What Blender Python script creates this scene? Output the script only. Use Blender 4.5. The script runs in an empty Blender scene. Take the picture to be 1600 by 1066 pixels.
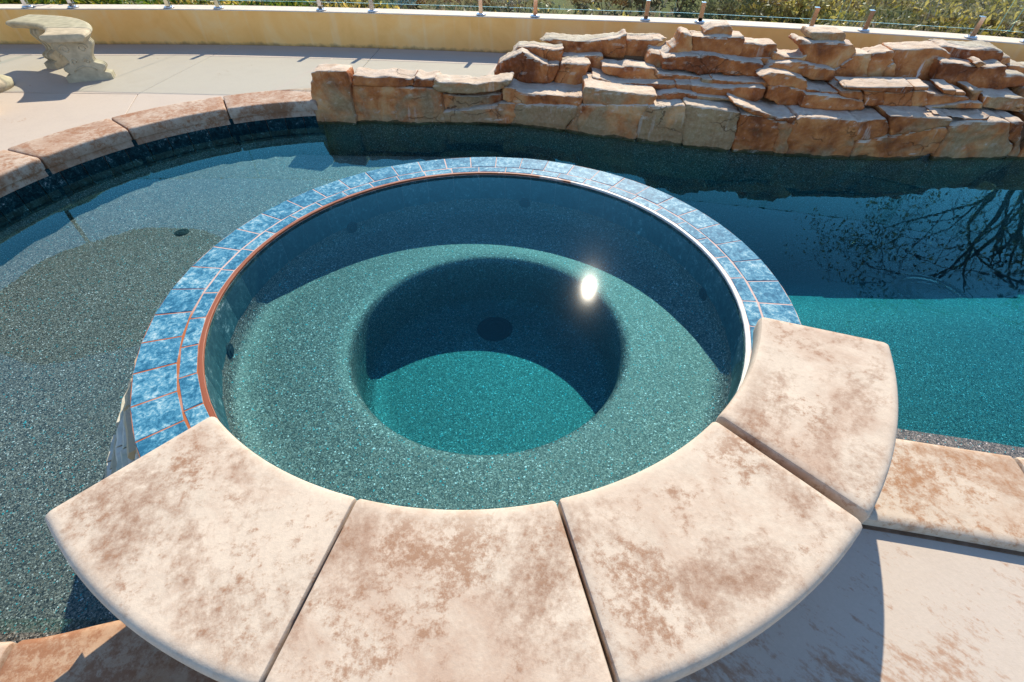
import bpy, bmesh, math, random
from mathutils import Vector, Matrix, noise

# ------------------------------------------------------------------ camera, sky, sun
sc = bpy.context.scene
COL = sc.collection
random.seed(7)
R = math.radians
F_PX, PITCH, ROLL, EYE = 740.27, 0.775279, 0.01182, 1.44

def set_camera():
    cd = bpy.data.cameras.new('camera'); co = bpy.data.objects.new('camera', cd); COL.objects.link(co)
    cd.sensor_width = 36.0; cd.lens = F_PX / 1600 * 36
    cd.clip_start = 0.05; cd.clip_end = 3000
    cp, sp, c, s = math.cos(PITCH), math.sin(PITCH), math.cos(ROLL), math.sin(ROLL)
    Rt, U, Fw = Vector((1, 0, 0)), Vector((0, sp, cp)), Vector((0, cp, -sp))
    r = c * Rt + s * U; u = -s * Rt + c * U
    m = Matrix((r, u, -Fw)).transposed().to_4x4(); m.translation = (0, 0, EYE)
    co.matrix_world = m
    sc.camera = co
set_camera()

SUN_AZ, SUN_EL = R(11.45), R(37.36)       # azimuth clockwise from +Y
SUN = Vector((math.sin(SUN_AZ) * math.cos(SUN_EL), math.cos(SUN_AZ) * math.cos(SUN_EL), math.sin(SUN_EL)))
w = bpy.data.worlds.new('World'); sc.world = w; w.use_nodes = True
wn = w.node_tree.nodes; wn.clear()
sky = wn.new('ShaderNodeTexSky'); sky.sky_type = 'NISHITA'; sky.sun_disc = False
sky.sun_elevation = SUN_EL; sky.sun_rotation = SUN_AZ
sky.altitude = 1500; sky.air_density = 1.0; sky.dust_density = 0.0; sky.ozone_density = 5.0
bg = wn.new('ShaderNodeBackground'); bg.inputs['Strength'].default_value = 0.15
wo = wn.new('ShaderNodeOutputWorld')
tint = wn.new('ShaderNodeMix'); tint.data_type = 'RGBA'; tint.blend_type = 'MULTIPLY'; tint.inputs[0].default_value = 1.0
tint.inputs[7].default_value = (1.0, .94, .84, 1)
w.node_tree.links.new(sky.outputs[0], tint.inputs[6]); w.node_tree.links.new(tint.outputs[2], bg.inputs[0]); w.node_tree.links.new(bg.outputs[0], wo.inputs[0])
sl = bpy.data.lights.new('sun', 'SUN'); sl.energy = 3.5; sl.angle = R(0.53); sl.color = (1.0, 0.90, 0.73)
so = bpy.data.objects.new('sun', sl); COL.objects.link(so); so.rotation_euler = SUN.to_track_quat('Z', 'Y').to_euler()
so.location = (3, 14, 12)

vs = sc.view_settings
vs.view_transform = 'Standard'; vs.look = 'None'; vs.gamma = 1.0; vs.use_curve_mapping = False
vs.exposure = 1.2
cy = sc.cycles
cy.use_denoising = True
cy.max_bounces = 10; cy.transparent_max_bounces = 24; cy.diffuse_bounces = 4; cy.glossy_bounces = 4
cy.caustics_reflective = False; cy.caustics_refractive = False
cy.sample_clamp_indirect = 6.0

# ------------------------------------------------------------------ helpers
def empty(name, loc=(0, 0, 0), rz=0.0):
    o = bpy.data.objects.new(name, None); COL.objects.link(o)
    o.location = loc; o.rotation_euler = (0, 0, rz); o.empty_display_size = 0.2
    return o

def tag(o, label=None, cat=None, group=None, kind=None):
    if label: o['label'] = label
    if cat: o['category'] = cat
    if group: o['group'] = group
    if kind: o['kind'] = kind
    return o

def obj(name, verts, faces, mat=None, parent=None, smooth=False):
    me = bpy.data.meshes.new(name); me.from_pydata([tuple(v) for v in verts], [], faces); me.update()
    return link(name, me, mat, parent, smooth)

def link(name, me, mat=None, parent=None, smooth=False):
    o = bpy.data.objects.new(name, me); COL.objects.link(o)
    if mat is not None and not me.materials: me.materials.append(mat)
    if parent is not None: o.parent = parent
    if smooth: me.polygons.foreach_set('use_smooth', [True] * len(me.polygons))
    return o

def bm_obj(name, bm, mat=None, parent=None, smooth=False, recalc=True):
    if recalc: bmesh.ops.recalc_face_normals(bm, faces=bm.faces)
    me = bpy.data.meshes.new(name); bm.to_mesh(me); bm.free()
    return link(name, me, mat, parent, smooth)

def copy_part(o, parent, loc=(0, 0, 0), rz=0.0):
    c = o.copy(); COL.objects.link(c); c.parent = parent; c.location = loc; c.rotation_euler = (0, 0, rz)
    return c

def copy_tree(o, parent=None):
    kids = list(o.children)
    c = o.copy(); COL.objects.link(c); c.parent = parent
    for k in kids: copy_tree(k, c)
    return c

def catmull(pts, n=8, closed=False):
    P = [Vector(p) for p in pts]; out = []
    m = len(P)
    rng = range(m if closed else m - 1)
    for i in rng:
        if closed: p0, p1, p2, p3 = P[(i - 1) % m], P[i], P[(i + 1) % m], P[(i + 2) % m]
        else: p0, p1, p2, p3 = P[max(i - 1, 0)], P[i], P[i + 1], P[min(i + 2, m - 1)]
        for k in range(n):
            t = k / n
            out.append(0.5 * ((2 * p1) + (p2 - p0) * t + (2 * p0 - 5 * p1 + 4 * p2 - p3) * t * t + (3 * p1 - p0 - 3 * p2 + p3) * t ** 3))
    if not closed: out.append(P[-1].copy())
    return out

def resample(path, step):
    L = [0.0]
    for a, b in zip(path, path[1:]): L.append(L[-1] + (b - a).length)
    n = max(1, round(L[-1] / step)); out = []; j = 0
    for i in range(n + 1):
        s = L[-1] * i / n
        while j < len(L) - 2 and L[j + 1] < s: j += 1
        t = (s - L[j]) / max(L[j + 1] - L[j], 1e-9)
        out.append(path[j].lerp(path[j + 1], min(max(t, 0), 1)))
    return out

def normals2(path):
    """unit normals on the right-hand side of the direction of travel"""
    out = []
    for i in range(len(path)):
        d = path[min(i + 1, len(path) - 1)] - path[max(i - 1, 0)]
        d = Vector((d[0], d[1])).normalized(); out.append(Vector((d.y, -d.x)))
    return out

def sweep(path, prof, closed_prof=True, endround=0.0, normals=None):
    """prof: (offset along the right normal, z). returns verts, faces; optional rounded ends"""
    N = normals or normals2(path)
    secs = [(p, nn, 1.0) for p, nn in zip(path, N)]
    if endround > 0:
        r = endround; new = []
        cxp = sum(q[0] for q in prof) / len(prof); czp = sum(q[1] for q in prof) / len(prof)
        d0 = (path[1] - path[0]).normalized(); d1 = (path[-1] - path[-2]).normalized()
        new.append((path[0], N[0], 0)); new.append((path[0] + d0 * r * .35, N[0], 1)); new.append((path[0] + d0 * r, N[0], 2))
        for s in secs[1:-1]:
            if (s[0] - path[0]).length > r * 1.2 and (s[0] - path[-1]).length > r * 1.2: new.append((s[0], s[1], 2))
        new += [(path[-1] - d1 * r, N[-1], 2), (path[-1] - d1 * r * .35, N[-1], 1), (path[-1], N[-1], 0)]
        verts = []
        for p, nn, lv in new:
            ins = (r, r * .3, 0)[lv]
            for o_, z_ in prof:
                dz = math.copysign(ins, czp - z_) if abs(czp - z_) > ins else 0
                do = math.copysign(ins, cxp - o_) if abs(cxp - o_) > ins else 0
                verts.append((p[0] + nn[0] * (o_ + do), p[1] + nn[1] * (o_ + do), z_ + dz))
        ns = len(new)
    else:
        verts = []
        for p, nn, lv in secs:
            for o_, z_ in prof: verts.append((p[0] + nn[0] * o_, p[1] + nn[1] * o_, z_))
        ns = len(secs)
    m = len(prof); faces = []
    for i in range(ns - 1):
        for j in range(m if closed_prof else m - 1):
            a = i * m + j; b = i * m + (j + 1) % m
            faces.append((a, b, b + m, a + m))
    if closed_prof:
        faces.append(tuple(range(m))); faces.append(tuple(reversed(range((ns - 1) * m, ns * m))))
    return verts, faces

def fix(o):
    bm = bmesh.new(); bm.from_mesh(o.data); bmesh.ops.recalc_face_normals(bm, faces=bm.faces); bm.to_mesh(o.data); bm.free(); return o

def sharp(o, ang=40):
    me = o.data
    me.polygons.foreach_set('use_smooth', [True] * len(me.polygons))
    try: me.set_sharp_from_angle(angle=R(ang))
    except Exception: pass
    return o

def box(bm, c, s, rz=0.0, bev=0.0, M=None):
    g = bmesh.ops.create_cube(bm, size=1.0)['verts']
    mt = Matrix.Translation(c) @ Matrix.Rotation(rz, 4, 'Z') @ Matrix.Diagonal((s[0], s[1], s[2], 1))
    if M is not None: mt = M @ mt
    bmesh.ops.transform(bm, matrix=mt, verts=g)
    if bev > 0:
        ed = list({e for v in g for e in v.link_edges})
        bmesh.ops.bevel(bm, geom=ed, offset=bev, segments=2, affect='EDGES', profile=.5)

def lathe(prof, n=32, a0=0.0, a1=2 * math.pi, centre=(0, 0), cfun=None):
    full = abs(a1 - a0 - 2 * math.pi) < 1e-6
    k = n if full else n + 1; verts = []; faces = []
    m = len(prof)
    for i in range(k):
        a = a0 + (a1 - a0) * i / n
        for j, (r, z) in enumerate(prof):
            cx, cy_ = cfun(j) if cfun else centre
            verts.append((cx + r * math.cos(a), cy_ + r * math.sin(a), z))
    for i in range(n):
        i2 = (i + 1) % k
        for j in range(m - 1):
            faces.append((i * m + j, i2 * m + j, i2 * m + j + 1, i * m + j + 1))
    return verts, faces

def tube(bm, pts, radii, seg=6, cap=True):
    rings = []
    for i, p in enumerate(pts):
        p = Vector(p); d = (Vector(pts[min(i + 1, len(pts) - 1)]) - Vector(pts[max(i - 1, 0)])).normalized()
        up = Vector((0, 0, 1)) if abs(d.z) < .95 else Vector((1, 0, 0))
        x = d.cross(up).normalized(); y = d.cross(x).normalized(); r = radii[i] if isinstance(radii, (list, tuple)) else radii
        rings.append([bm.verts.new(p + x * r * math.cos(2 * math.pi * k / seg) + y * r * math.sin(2 * math.pi * k / seg)) for k in range(seg)])
    for a, b in zip(rings, rings[1:]):
        for k in range(seg): bm.faces.new((a[k], a[(k + 1) % seg], b[(k + 1) % seg], b[k]))
    if cap:
        bm.faces.new(rings[0][::-1]); bm.faces.new(rings[-1])

# ------------------------------------------------------------------ materials
class NB:
    def __init__(s, name):
        s.m = bpy.data.materials.new(name); s.m.use_nodes = True; s.t = s.m.node_tree; s.n = s.t.nodes; s.l = s.t.links
        s.b = s.n.get('Principled BSDF'); s.out = s.n.get('Material Output')
    def new(s, t, **k):
        nd = s.n.new(t)
        for a, v in k.items(): setattr(nd, a, v)
        return nd
    def put(s, nd, i, v):
        if hasattr(v, 'is_output') and v.is_output: s.l.new(v, nd.inputs[i])
        else: nd.inputs[i].default_value = v
    def pos(s, rnd=True):
        g = s.new('ShaderNodeTexCoord').outputs['Object']
        if not rnd: return g
        oi = s.new('ShaderNodeObjectInfo')
        mu = s.math('MULTIPLY', oi.outputs['Random'], 37.0)
        cb = s.new('ShaderNodeCombineXYZ'); s.put(cb, 0, mu); s.put(cb, 1, s.math('MULTIPLY', mu, 1.7)); s.put(cb, 2, mu)
        va = s.new('ShaderNodeVectorMath', operation='ADD'); s.put(va, 0, g); s.put(va, 1, cb.outputs[0])
        return va.outputs[0]
    def scalev(s, v, x, y, z):
        va = s.new('ShaderNodeVectorMath', operation='MULTIPLY'); s.put(va, 0, v); va.inputs[1].default_value = (x, y, z); return va.outputs[0]
    def noise(s, v, scale, det=5, rough=.55, dist=0.0, col=False):
        n = s.new('ShaderNodeTexNoise'); s.put(n, 'Vector', v); s.put(n, 'Scale', scale); s.put(n, 'Detail', det); s.put(n, 'Roughness', rough); s.put(n, 'Distortion', dist)
        return n.outputs['Color' if col else 'Fac']
    def voro(s, v, scale, out='Color', feature='F1'):
        n = s.new('ShaderNodeTexVoronoi', feature=feature); s.put(n, 'Vector', v); s.put(n, 'Scale', scale); return n.outputs[out]
    def math(s, op, a, b=None, clamp=False):
        n = s.new('ShaderNodeMath', operation=op); n.use_clamp = clamp; s.put(n, 0, a)
        if b is not None: s.put(n, 1, b)
        return n.outputs[0]
    def ramp(s, f, stops, interp='LINEAR'):
        n = s.new('ShaderNodeValToRGB'); n.color_ramp.interpolation = interp; s.put(n, 0, f)
        e = n.color_ramp.elements
        while len(e) < len(stops): e.new(0.5)
        for i, (p, c) in enumerate(stops):
            e[i].position = p; e[i].color = (c, c, c, 1) if isinstance(c, (int, float)) else (*c, 1)
        return n.outputs[0]
    def mix(s, f, a, b, mode='MIX'):
        n = s.new('ShaderNodeMix', data_type='RGBA', blend_type=mode); s.put(n, 0, f)
        s.put(n, 6, a if hasattr(a, 'is_output') else (*a, 1)); s.put(n, 7, b if hasattr(b, 'is_output') else (*b, 1)); return n.outputs[2]
    def sep(s, v):
        n = s.new('ShaderNodeSeparateXYZ'); s.put(n, 0, v); return n.outputs
    def bump(s, h, strength=.3, dist=.01):
        n = s.new('ShaderNodeBump'); s.put(n, 'Height', h); s.put(n, 'Strength', strength); s.put(n, 'Distance', dist)
        s.l.new(n.outputs[0], s.b.inputs['Normal']); return n.outputs[0]
    def base(s, c, rough=.8, spec=.3, metal=0.0):
        s.put(s.b, 'Base Color', c if hasattr(c, 'is_output') else (*c, 1)); s.put(s.b, 'Roughness', rough)
        s.put(s.b, 'Specular IOR Level', spec); s.put(s.b, 'Metallic', metal); return s.m

def m_stained(name, cream, tan, brown, amt=0.0, edge=None):
    """cast concrete: mottled cream, soft tan veil, clusters of rusty specks, a few dark patches"""
    b = NB(name); p = b.pos(); po = b.pos(False)
    n30 = b.noise(p, 32, 6, .78); n80 = b.noise(p, 90, 4, .75)
    k = 1.0
    if edge:
        x, y, z = b.sep(po)
        r = b.math('SQRT', b.math('ADD', b.math('MULTIPLY', x, x), b.math('MULTIPLY', y, y)))
        rr = b.math('ADD', r, b.math('MULTIPLY', b.math('SUBTRACT', b.noise(p, 7, 3), .5), .08))
        lo = b.math('DIVIDE', b.math('SUBTRACT', rr, edge[0]), .08, True); hi = b.math('DIVIDE', b.math('SUBTRACT', edge[1], rr), .05, True)
        k = b.math('ADD', b.math('MULTIPLY', b.math('MULTIPLY', lo, hi), .8), .2)
    def mask(f, a, c, top):
        m = b.ramp(b.math('ADD', f, amt), [(a, 0), (c, top)])
        return b.math('MULTIPLY', m, k)
    col = b.ramp(b.math('ADD', b.math('MULTIPLY', n80, .6), b.math('MULTIPLY', b.noise(p, 9, 4), .5)), [(.38, tuple(.88 * q for q in cream)), (.66, tuple(min(1, 1.05 * q) for q in cream))])
    veil = b.math('ADD', b.noise(p, 2.7, 6, .66, .8), b.math('MULTIPLY', b.math('SUBTRACT', n30, .5), .22))
    col = b.mix(mask(veil, .48, .66, .74), col, tan)
    dark = b.math('ADD', b.noise(b.scalev(p, 1.25, 1, 1), 2.0, 6, .68, 1.1), b.math('MULTIPLY', b.math('SUBTRACT', n30, .5), .55))
    col = b.mix(mask(dark, .515, .72, .9), col, brown)
    cl = b.math('ADD', n30, b.math('MULTIPLY', b.math('SUBTRACT', b.noise(p, 3.6, 4, .6, .5), .5), 1.05))
    cl = b.math('ADD', cl, b.math('MULTIPLY', b.math('SUBTRACT', n80, .5), .5))
    col = b.mix(mask(cl, .565, .74, .85), col, tuple(.72 * q + .28 * w_ for q, w_ in zip(brown, (.36, .19, .10))))
    b.bump(b.math('ADD', n80, b.math('MULTIPLY', n30, .8)), .22, .004)
    return b.base(col, .75, .25)

MAT = {}
MAT['spa_coping'] = m_stained('spa_coping_concrete', (.535, .435, .335), (.375, .247, .172), (.24, .132, .078), .01, (1.03, 1.43))
MAT['pool_coping'] = m_stained('pool_coping_concrete', (.47, .37, .285), (.35, .215, .14), (.24, .105, .048), .06)
MAT['pool_coping_pale'] = m_stained('pale_pool_coping', (.50, .405, .31), (.40, .275, .19), (.28, .135, .06), .0)
MAT['pool_coping_rust'] = m_stained('rusty_coping_concrete', (.42, .28, .18), (.33, .165, .08), (.21, .08, .035), .10)

def m_deck():
    b = NB('deck_concrete'); p = b.pos()
    big = b.noise(p, .9, 4, .55); n60 = b.noise(p, 70, 4, .75); med = b.noise(p, 5, 5, .65)
    col = b.ramp(b.math('ADD', b.math('MULTIPLY', big, .6), b.math('MULTIPLY', med, .4)), [(.3, (.40, .332, .272)), (.5, (.452, .382, .315)), (.7, (.42, .352, .296))])
    col = b.mix(b.math('MULTIPLY', b.math('SUBTRACT', n60, .42, True), .9), col, (.56, .47, .40))
    x, y, z = b.sep(b.pos(False))
    near = b.math('MULTIPLY', b.math('SUBTRACT', 1.1, y, True), .34)
    rot = b.new('ShaderNodeVectorRotate'); rot.rotation_type = 'Z_AXIS'; b.put(rot, 'Vector', p); rot.inputs['Angle'].default_value = .75
    st = b.noise(b.scalev(rot.outputs[0], 16, 44, 10), 1.0, 6, .75)
    cl = b.math('ADD', st, b.math('MULTIPLY', b.math('SUBTRACT', b.noise(p, 2.6, 4, .6, .4), .5), 1.2))
    cl = b.math('ADD', b.math('ADD', cl, b.math('MULTIPLY', b.math('SUBTRACT', n60, .5), .55)), near)
    col = b.mix(b.ramp(cl, [(.76, 0), (.96, .75)]), col, (.29, .15, .08))
    b.bump(n60, .2, .004)
    return b.base(col, .82, .22)
MAT['deck'] = m_deck()

def m_joint():
    b = NB('joint_filler'); p = b.pos(False)
    return b.base(b.ramp(b.noise(p, 30), [(.3, (.10, .055, .03)), (.7, (.2, .13, .09))]), .9, .1)
MAT['joint'] = m_joint()

def m_rock():
    b = NB('formed_rock'); p = b.pos(); pw = b.pos(False); x, y, z = b.sep(pw)
    big = b.noise(p, 2.4, 4, .6, .8); med = b.noise(p, 8, 6, .65, .5); fine = b.noise(p, 40, 5, .7)
    oi = b.new('ShaderNodeObjectInfo').outputs['Random']
    s = b.math('ADD', b.math('MULTIPLY', big, .8), b.math('MULTIPLY', med, .5))
    s = b.math('ADD', b.math('SUBTRACT', s, .13), b.math('MULTIPLY', b.math('SUBTRACT', oi, .5), .14))
    s = b.math('SUBTRACT', s, b.math('MULTIPLY', b.math('SUBTRACT', z, .12), .16))
    col = b.ramp(s,
                 [(.34, (.19, .05, .014)), (.46, (.39, .115, .030)), (.56, (.55, .20, .062)), (.66, (.62, .305, .12)), (.8, (.58, .39, .22))])
    # olive grey mineral film, mostly on the stones near the water
    ol = b.noise(p, 3.1, 4, .6, .6)
    low = b.math('SUBTRACT', .30, b.math('MULTIPLY', z, 1.2))
    of = b.ramp(b.math('ADD', b.math('ADD', ol, b.math('MULTIPLY', low, .5)), b.math('MULTIPLY', b.math('SUBTRACT', oi, .5), .30)), [(.58, 0), (.74, .72)])
    col = b.mix(of, col, b.ramp(fine, [(.3, (.21, .165, .085)), (.7, (.38, .30, .17))]))
    # vertical mineral runs
    v = b.scalev(p, 26, 26, 2.2); st = b.noise(v, 1.0, 4, .6)
    col = b.mix(b.ramp(b.math('ADD', st, b.math('MULTIPLY', b.math('SUBTRACT', b.noise(p, 3.3, 2), .5), .9)), [(.70, 0), (.84, .5)]), col, (.62, .50, .40))
    col = b.mix(b.ramp(b.math('ADD', b.noise(b.scalev(p, 30, 30, 3), 1.0, 3), b.math('MULTIPLY', b.math('SUBTRACT', b.noise(p, 2.1, 2), .5), 1.5)), [(.90, 0), (1.0, .7)]), col, (.78, .73, .68))
    # dark algae at the waterline
    wl = b.math('ADD', z, b.math('MULTIPLY', b.noise(p, 9, 3), .05))
    col = b.mix(b.ramp(wl, [(-.0, 0), (.001, 0)]), col, (.05, .05, .02))
    wf = b.math('LESS_THAN', wl, -.106)
    col = b.mix(b.math('MULTIPLY', wf, .85), col, (.045, .045, .018))
    col = b.mix(b.math('MULTIPLY', b.math('SUBTRACT', fine, .5, True), .5), col, (.62, .5, .42))
    # sunlit paleness painted into the colour of the upward faces
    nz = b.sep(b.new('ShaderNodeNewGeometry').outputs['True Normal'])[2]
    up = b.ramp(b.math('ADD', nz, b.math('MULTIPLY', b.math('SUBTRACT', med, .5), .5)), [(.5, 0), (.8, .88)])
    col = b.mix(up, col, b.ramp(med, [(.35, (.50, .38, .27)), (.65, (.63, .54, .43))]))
    wob = b.new('ShaderNodeVectorMath', operation='ADD'); b.put(wob, 0, b.scalev(p, 1, 1, 1.9)); b.put(wob, 1, b.scalev(b.noise(p, 5, 4, .6, 0, True), .35, .35, .35))
    ck = b.voro(wob.outputs[0], 2.6, 'Distance', 'DISTANCE_TO_EDGE')
    crack = b.math('MULTIPLY', b.ramp(ck, [(.0, 1), (.016, 0)]), b.ramp(b.noise(p, 2.7, 2), [(.53, 0), (.60, 1)]))
    col = b.mix(b.math('MULTIPLY', crack, .55), col, (.07, .028, .012))
    grit = b.noise(p, 120, 4, .8)
    col = b.mix(b.ramp(grit, [(.56, 0), (.72, .4)]), col, (.13, .07, .035))
    hgt = b.math('ADD', b.math('MULTIPLY', fine, .6), med); hgt = b.math('ADD', hgt, b.math('MULTIPLY', grit, .25)); hgt = b.math('SUBTRACT', hgt, b.math('MULTIPLY', crack, .9))
    b.bump(hgt, .75, .016)
    return b.base(col, .8, .22)
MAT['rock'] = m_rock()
def m_rockcore():
    b = NB('rock_mortar'); p = b.pos(False)
    b.bump(b.noise(p, 20), .5, .02)
    return b.base(b.ramp(b.noise(p, 5), [(.35, (.085, .04, .02)), (.65, (.20, .105, .055))]), .9, .1)
MAT['rock_core'] = m_rockcore()

def m_pebble():
    b = NB('pebble_plaster'); p = b.new('ShaderNodeNewGeometry').outputs['Position']
    def stones(scale, stops):
        c = b.sep(b.voro(p, scale))[0]
        return b.ramp(c, stops, 'CONSTANT')
    c1 = stones(265, [(0, (.012, .012, .011)), (.20, (.075, .068, .056)), (.44, (.165, .150, .122)), (.66, (.30, .275, .225)), (.80, (.22, .165, .105)), (.885, (.02, .30, .31)), (.905, (.46, .43, .36)), (.978, (.88, .86, .80))])
    c2 = stones(205, [(0, (.016, .016, .015)), (.26, (.100, .092, .076)), (.60, (.235, .212, .172)), (.86, (.02, .46, .49)), (.885, (.38, .35, .29)), (.983, (.92, .90, .84))])
    k = b.math('GREATER_THAN', b.sep(b.voro(p, 95))[1], .60)
    col = b.mix(k, c1, c2)
    big = b.noise(p, 2.2, 4, .6)
    col = b.mix(b.ramp(big, [(.35, .28), (.65, 0)]), col, (.085, .078, .064))
    col = b.mix(1.0, col, (.92, .69, .71), 'MULTIPLY')
    b.bump(b.voro(p, 290, 'Distance'), .3, .003)
    return b.base(col, .55, .35)
MAT['pebble'] = m_pebble()

def m_tile(name, c0, c1, c2, rough=.22):
    b = NB(name); p = b.pos()
    q = b.scalev(p, 1, 1, 1)
    a = b.noise(q, 24, 8, .82, .5); f = b.noise(p, 75, 6, .8, .3)
    s = b.math('ADD', b.math('MULTIPLY', a, 1.15), b.math('MULTIPLY', f, .65))
    s = b.math('SUBTRACT', s, .42)
    oi = b.new('ShaderNodeObjectInfo').outputs['Random']
    s = b.math('ADD', s, b.math('MULTIPLY', b.math('SUBTRACT', oi, .5), .07))
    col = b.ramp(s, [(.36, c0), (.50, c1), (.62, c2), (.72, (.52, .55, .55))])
    b.bump(s, .06, .003)
    return b.base(col, rough, .08)
MAT['rim_tile'] = m_tile('blue_glazed_tile', (.017, .10, .175), (.06, .215, .315), (.25, .40, .44), .5)
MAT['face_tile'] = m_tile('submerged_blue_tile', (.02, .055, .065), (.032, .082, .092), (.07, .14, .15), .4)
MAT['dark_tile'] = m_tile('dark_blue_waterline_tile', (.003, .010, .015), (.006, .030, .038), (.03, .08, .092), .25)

def m_grout():
    b = NB('spa_grout'); p = b.pos(False); x, y, z = b.sep(p)
    n = b.noise(p, 6, 4, .6)
    s = b.math('ADD', b.math('ADD', b.math('MULTIPLY', x, -.42), b.math('MULTIPLY', y, -.36)), b.math('MULTIPLY', b.math('SUBTRACT', n, .5), .9))
    f = b.ramp(s, [(.40, 0), (.62, 1)])
    return b.base(b.mix(f, (.52, .37, .32), (.34, .105, .038)), .85, .2)
MAT['grout'] = m_grout()
def m_rim():
    b = NB('rusty_spa_lip'); p = b.pos(False); x, y, z = b.sep(p)
    n = b.noise(p, 9, 5, .65); n2 = b.noise(p, 60, 3, .6)
    s = b.math('ADD', b.math('MULTIPLY', x, .8), b.math('MULTIPLY', b.math('SUBTRACT', n, .5), 1.3))
    f = b.ramp(s, [(.22, 0), (.45, 1)])
    return b.base(b.mix(f, (.235, .06, .02), b.ramp(n2, [(.35, (.62, .56, .50)), (.5, (.66, .63, .58))])), .6, .4)
MAT['lip'] = m_rim()

def m_ledge():
    b = NB('ledgestone'); p = b.pos()
    n = b.noise(b.scalev(p, 10, 10, 34), 1.0, 5, .65); m = b.noise(p, 7, 3)
    col = b.ramp(n, [(.3, (.26, .20, .105)), (.42, (.48, .43, .31)), (.6, (.60, .555, .45)), (.75, (.38, .27, .14))])
    col = b.mix(b.ramp(m, [(.55, 0), (.7, .6)]), col, (.38, .40, .27))
    oi = b.new('ShaderNodeObjectInfo').outputs['Random']
    col = b.mix(b.ramp(oi, [(.6, 0), (.62, .75)], 'CONSTANT'), col, (.40, .30, .16))
    b.bump(n, .5, .01)
    return b.base(col, .6, .4)
MAT['ledge'] = m_ledge()

def m_stucco():
    b = NB('yellow_stucco'); p = b.pos(False); x, y, z = b.sep(p)
    a = b.noise(p, 2.2, 5, .6, .5); f = b.noise(p, 70, 4, .7)
    col = b.ramp(a, [(.3, (.86, .43, .12)), (.5, (.95, .51, .165)), (.7, (.95, .58, .24))])
    run = b.noise(b.scalev(p, 9, 9, .8), 1.0, 3)
    col = b.mix(b.ramp(run, [(.56, 0), (.76, .38)]), col, (.88, .70, .45))
    dirt = b.math('ADD', z, b.math('MULTIPLY', b.noise(p, 14, 3), .07))
    col = b.mix(b.ramp(dirt, [(.035, .8), (.07, 0)]), col, (.26, .17, .08))
    b.bump(f, .35, .006)
    return b.base(col, .88, .2)
MAT['stucco'] = m_stucco()
def simple(name, c, rough=.7, spec=.3, metal=0.0, var=.25, scale=12, bump=0.0):
    b = NB(name); p = b.pos()
    n = b.noise(p, scale, 5, .6)
    lo = tuple(x * (1 - var) for x in c); hi = tuple(min(1, x * (1 + var)) for x in c)
    if bump: b.bump(n, bump, .01)
    return b.base(b.ramp(n, [(.3, lo), (.7, hi)]), rough, spec, metal)
MAT['cap'] = simple('wall_cap_stucco', (.60, .52, .43), .85, .2, var=.1)
MAT['cast'] = simple('cast_stone', (.44, .37, .26), .9, .2, var=.25, scale=14, bump=.12)
MAT['chrome'] = simple('polished_steel', (.72, .72, .72), .16, .5, 1.0, var=.08)
MAT['plastic'] = simple('dark_drain_plastic', (.010, .022, .028), .8, .15, var=.2)
MAT['fabric'] = simple('umbrella_canvas', (.30, .20, .12), .9, .1, var=.1)
MAT['wood'] = simple('umbrella_wood', (.16, .08, .035), .5, .4, var=.25, scale=20)
MAT['bark'] = simple('grey_bark', (.15, .115, .085), .9, .1, var=.4, scale=18, bump=.4)
MAT['pale_bark'] = simple('pale_dry_twigs', (.46, .42, .36), .9, .1, var=.25, scale=9)

def m_leaf(name, cols):
    b = NB(name); p = b.new('ShaderNodeNewGeometry')
    n = b.noise(p.outputs['Position'], 5.5, 3, .6); r = p.outputs['Random Per Island']
    col = b.ramp(b.math('ADD', b.math('MULTIPLY', r, .6), b.math('MULTIPLY', n, .45)), [(.2 + .6 * i / (len(cols) - 1), c) for i, c in enumerate(cols)])
    b.base(col, .5, .35)
    tr = b.new('ShaderNodeBsdfTranslucent'); b.put(tr, 0, col)
    mx = b.new('ShaderNodeMixShader'); mx.inputs[0].default_value = .35
    b.l.new(b.b.outputs[0], mx.inputs[1]); b.l.new(tr.outputs[0], mx.inputs[2]); b.l.new(mx.outputs[0], b.out.inputs[0])
    return b.m
MAT['leaf_hedge'] = m_leaf('bright_hedge_leaves', [(.02, .06, .01), (.07, .17, .02), (.22, .33, .035), (.42, .38, .05)])
MAT['leaf_gold'] = m_leaf('yellowing_leaves', [(.03, .045, .015), (.10, .11, .03), (.40, .34, .06), (.78, .60, .18)])
MAT['leaf_grey'] = m_leaf('grey_green_scrub_leaves', [(.06, .08, .035), (.14, .16, .08), (.22, .22, .11), (.30, .27, .15)])
MAT['leaf_dry'] = m_leaf('dry_scrub_leaves', [(.08, .065, .04), (.18, .15, .09), (.26, .22, .14), (.36, .31, .20)])
MAT['leaf_tree'] = m_leaf('drooping_tree_leaves', [(.03, .04, .012), (.08, .085, .025), (.17, .15, .04), (.3, .22, .06)])

def m_ground():
    b = NB('hillside_ground'); p = b.pos(False)
    a = b.noise(p, .09, 4, .6); f = b.noise(p, 1.7, 6, .7); g = b.noise(p, 9, 4, .7)
    col = b.ramp(b.math('ADD', b.math('MULTIPLY', a, .8), b.math('MULTIPLY', f, .25)), [(.38, (.12, .095, .055)), (.50, (.12, .115, .05)), (.60, (.14, .17, .055)), (.72, (.19, .155, .085))])
    col = b.mix(b.ramp(g, [(.4, .5), (.6, 0)]), col, (.05, .05, .025))
    b.bump(f, .6, .2)
    return b.base(col, .95, .1)
MAT['ground'] = m_ground()

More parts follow.
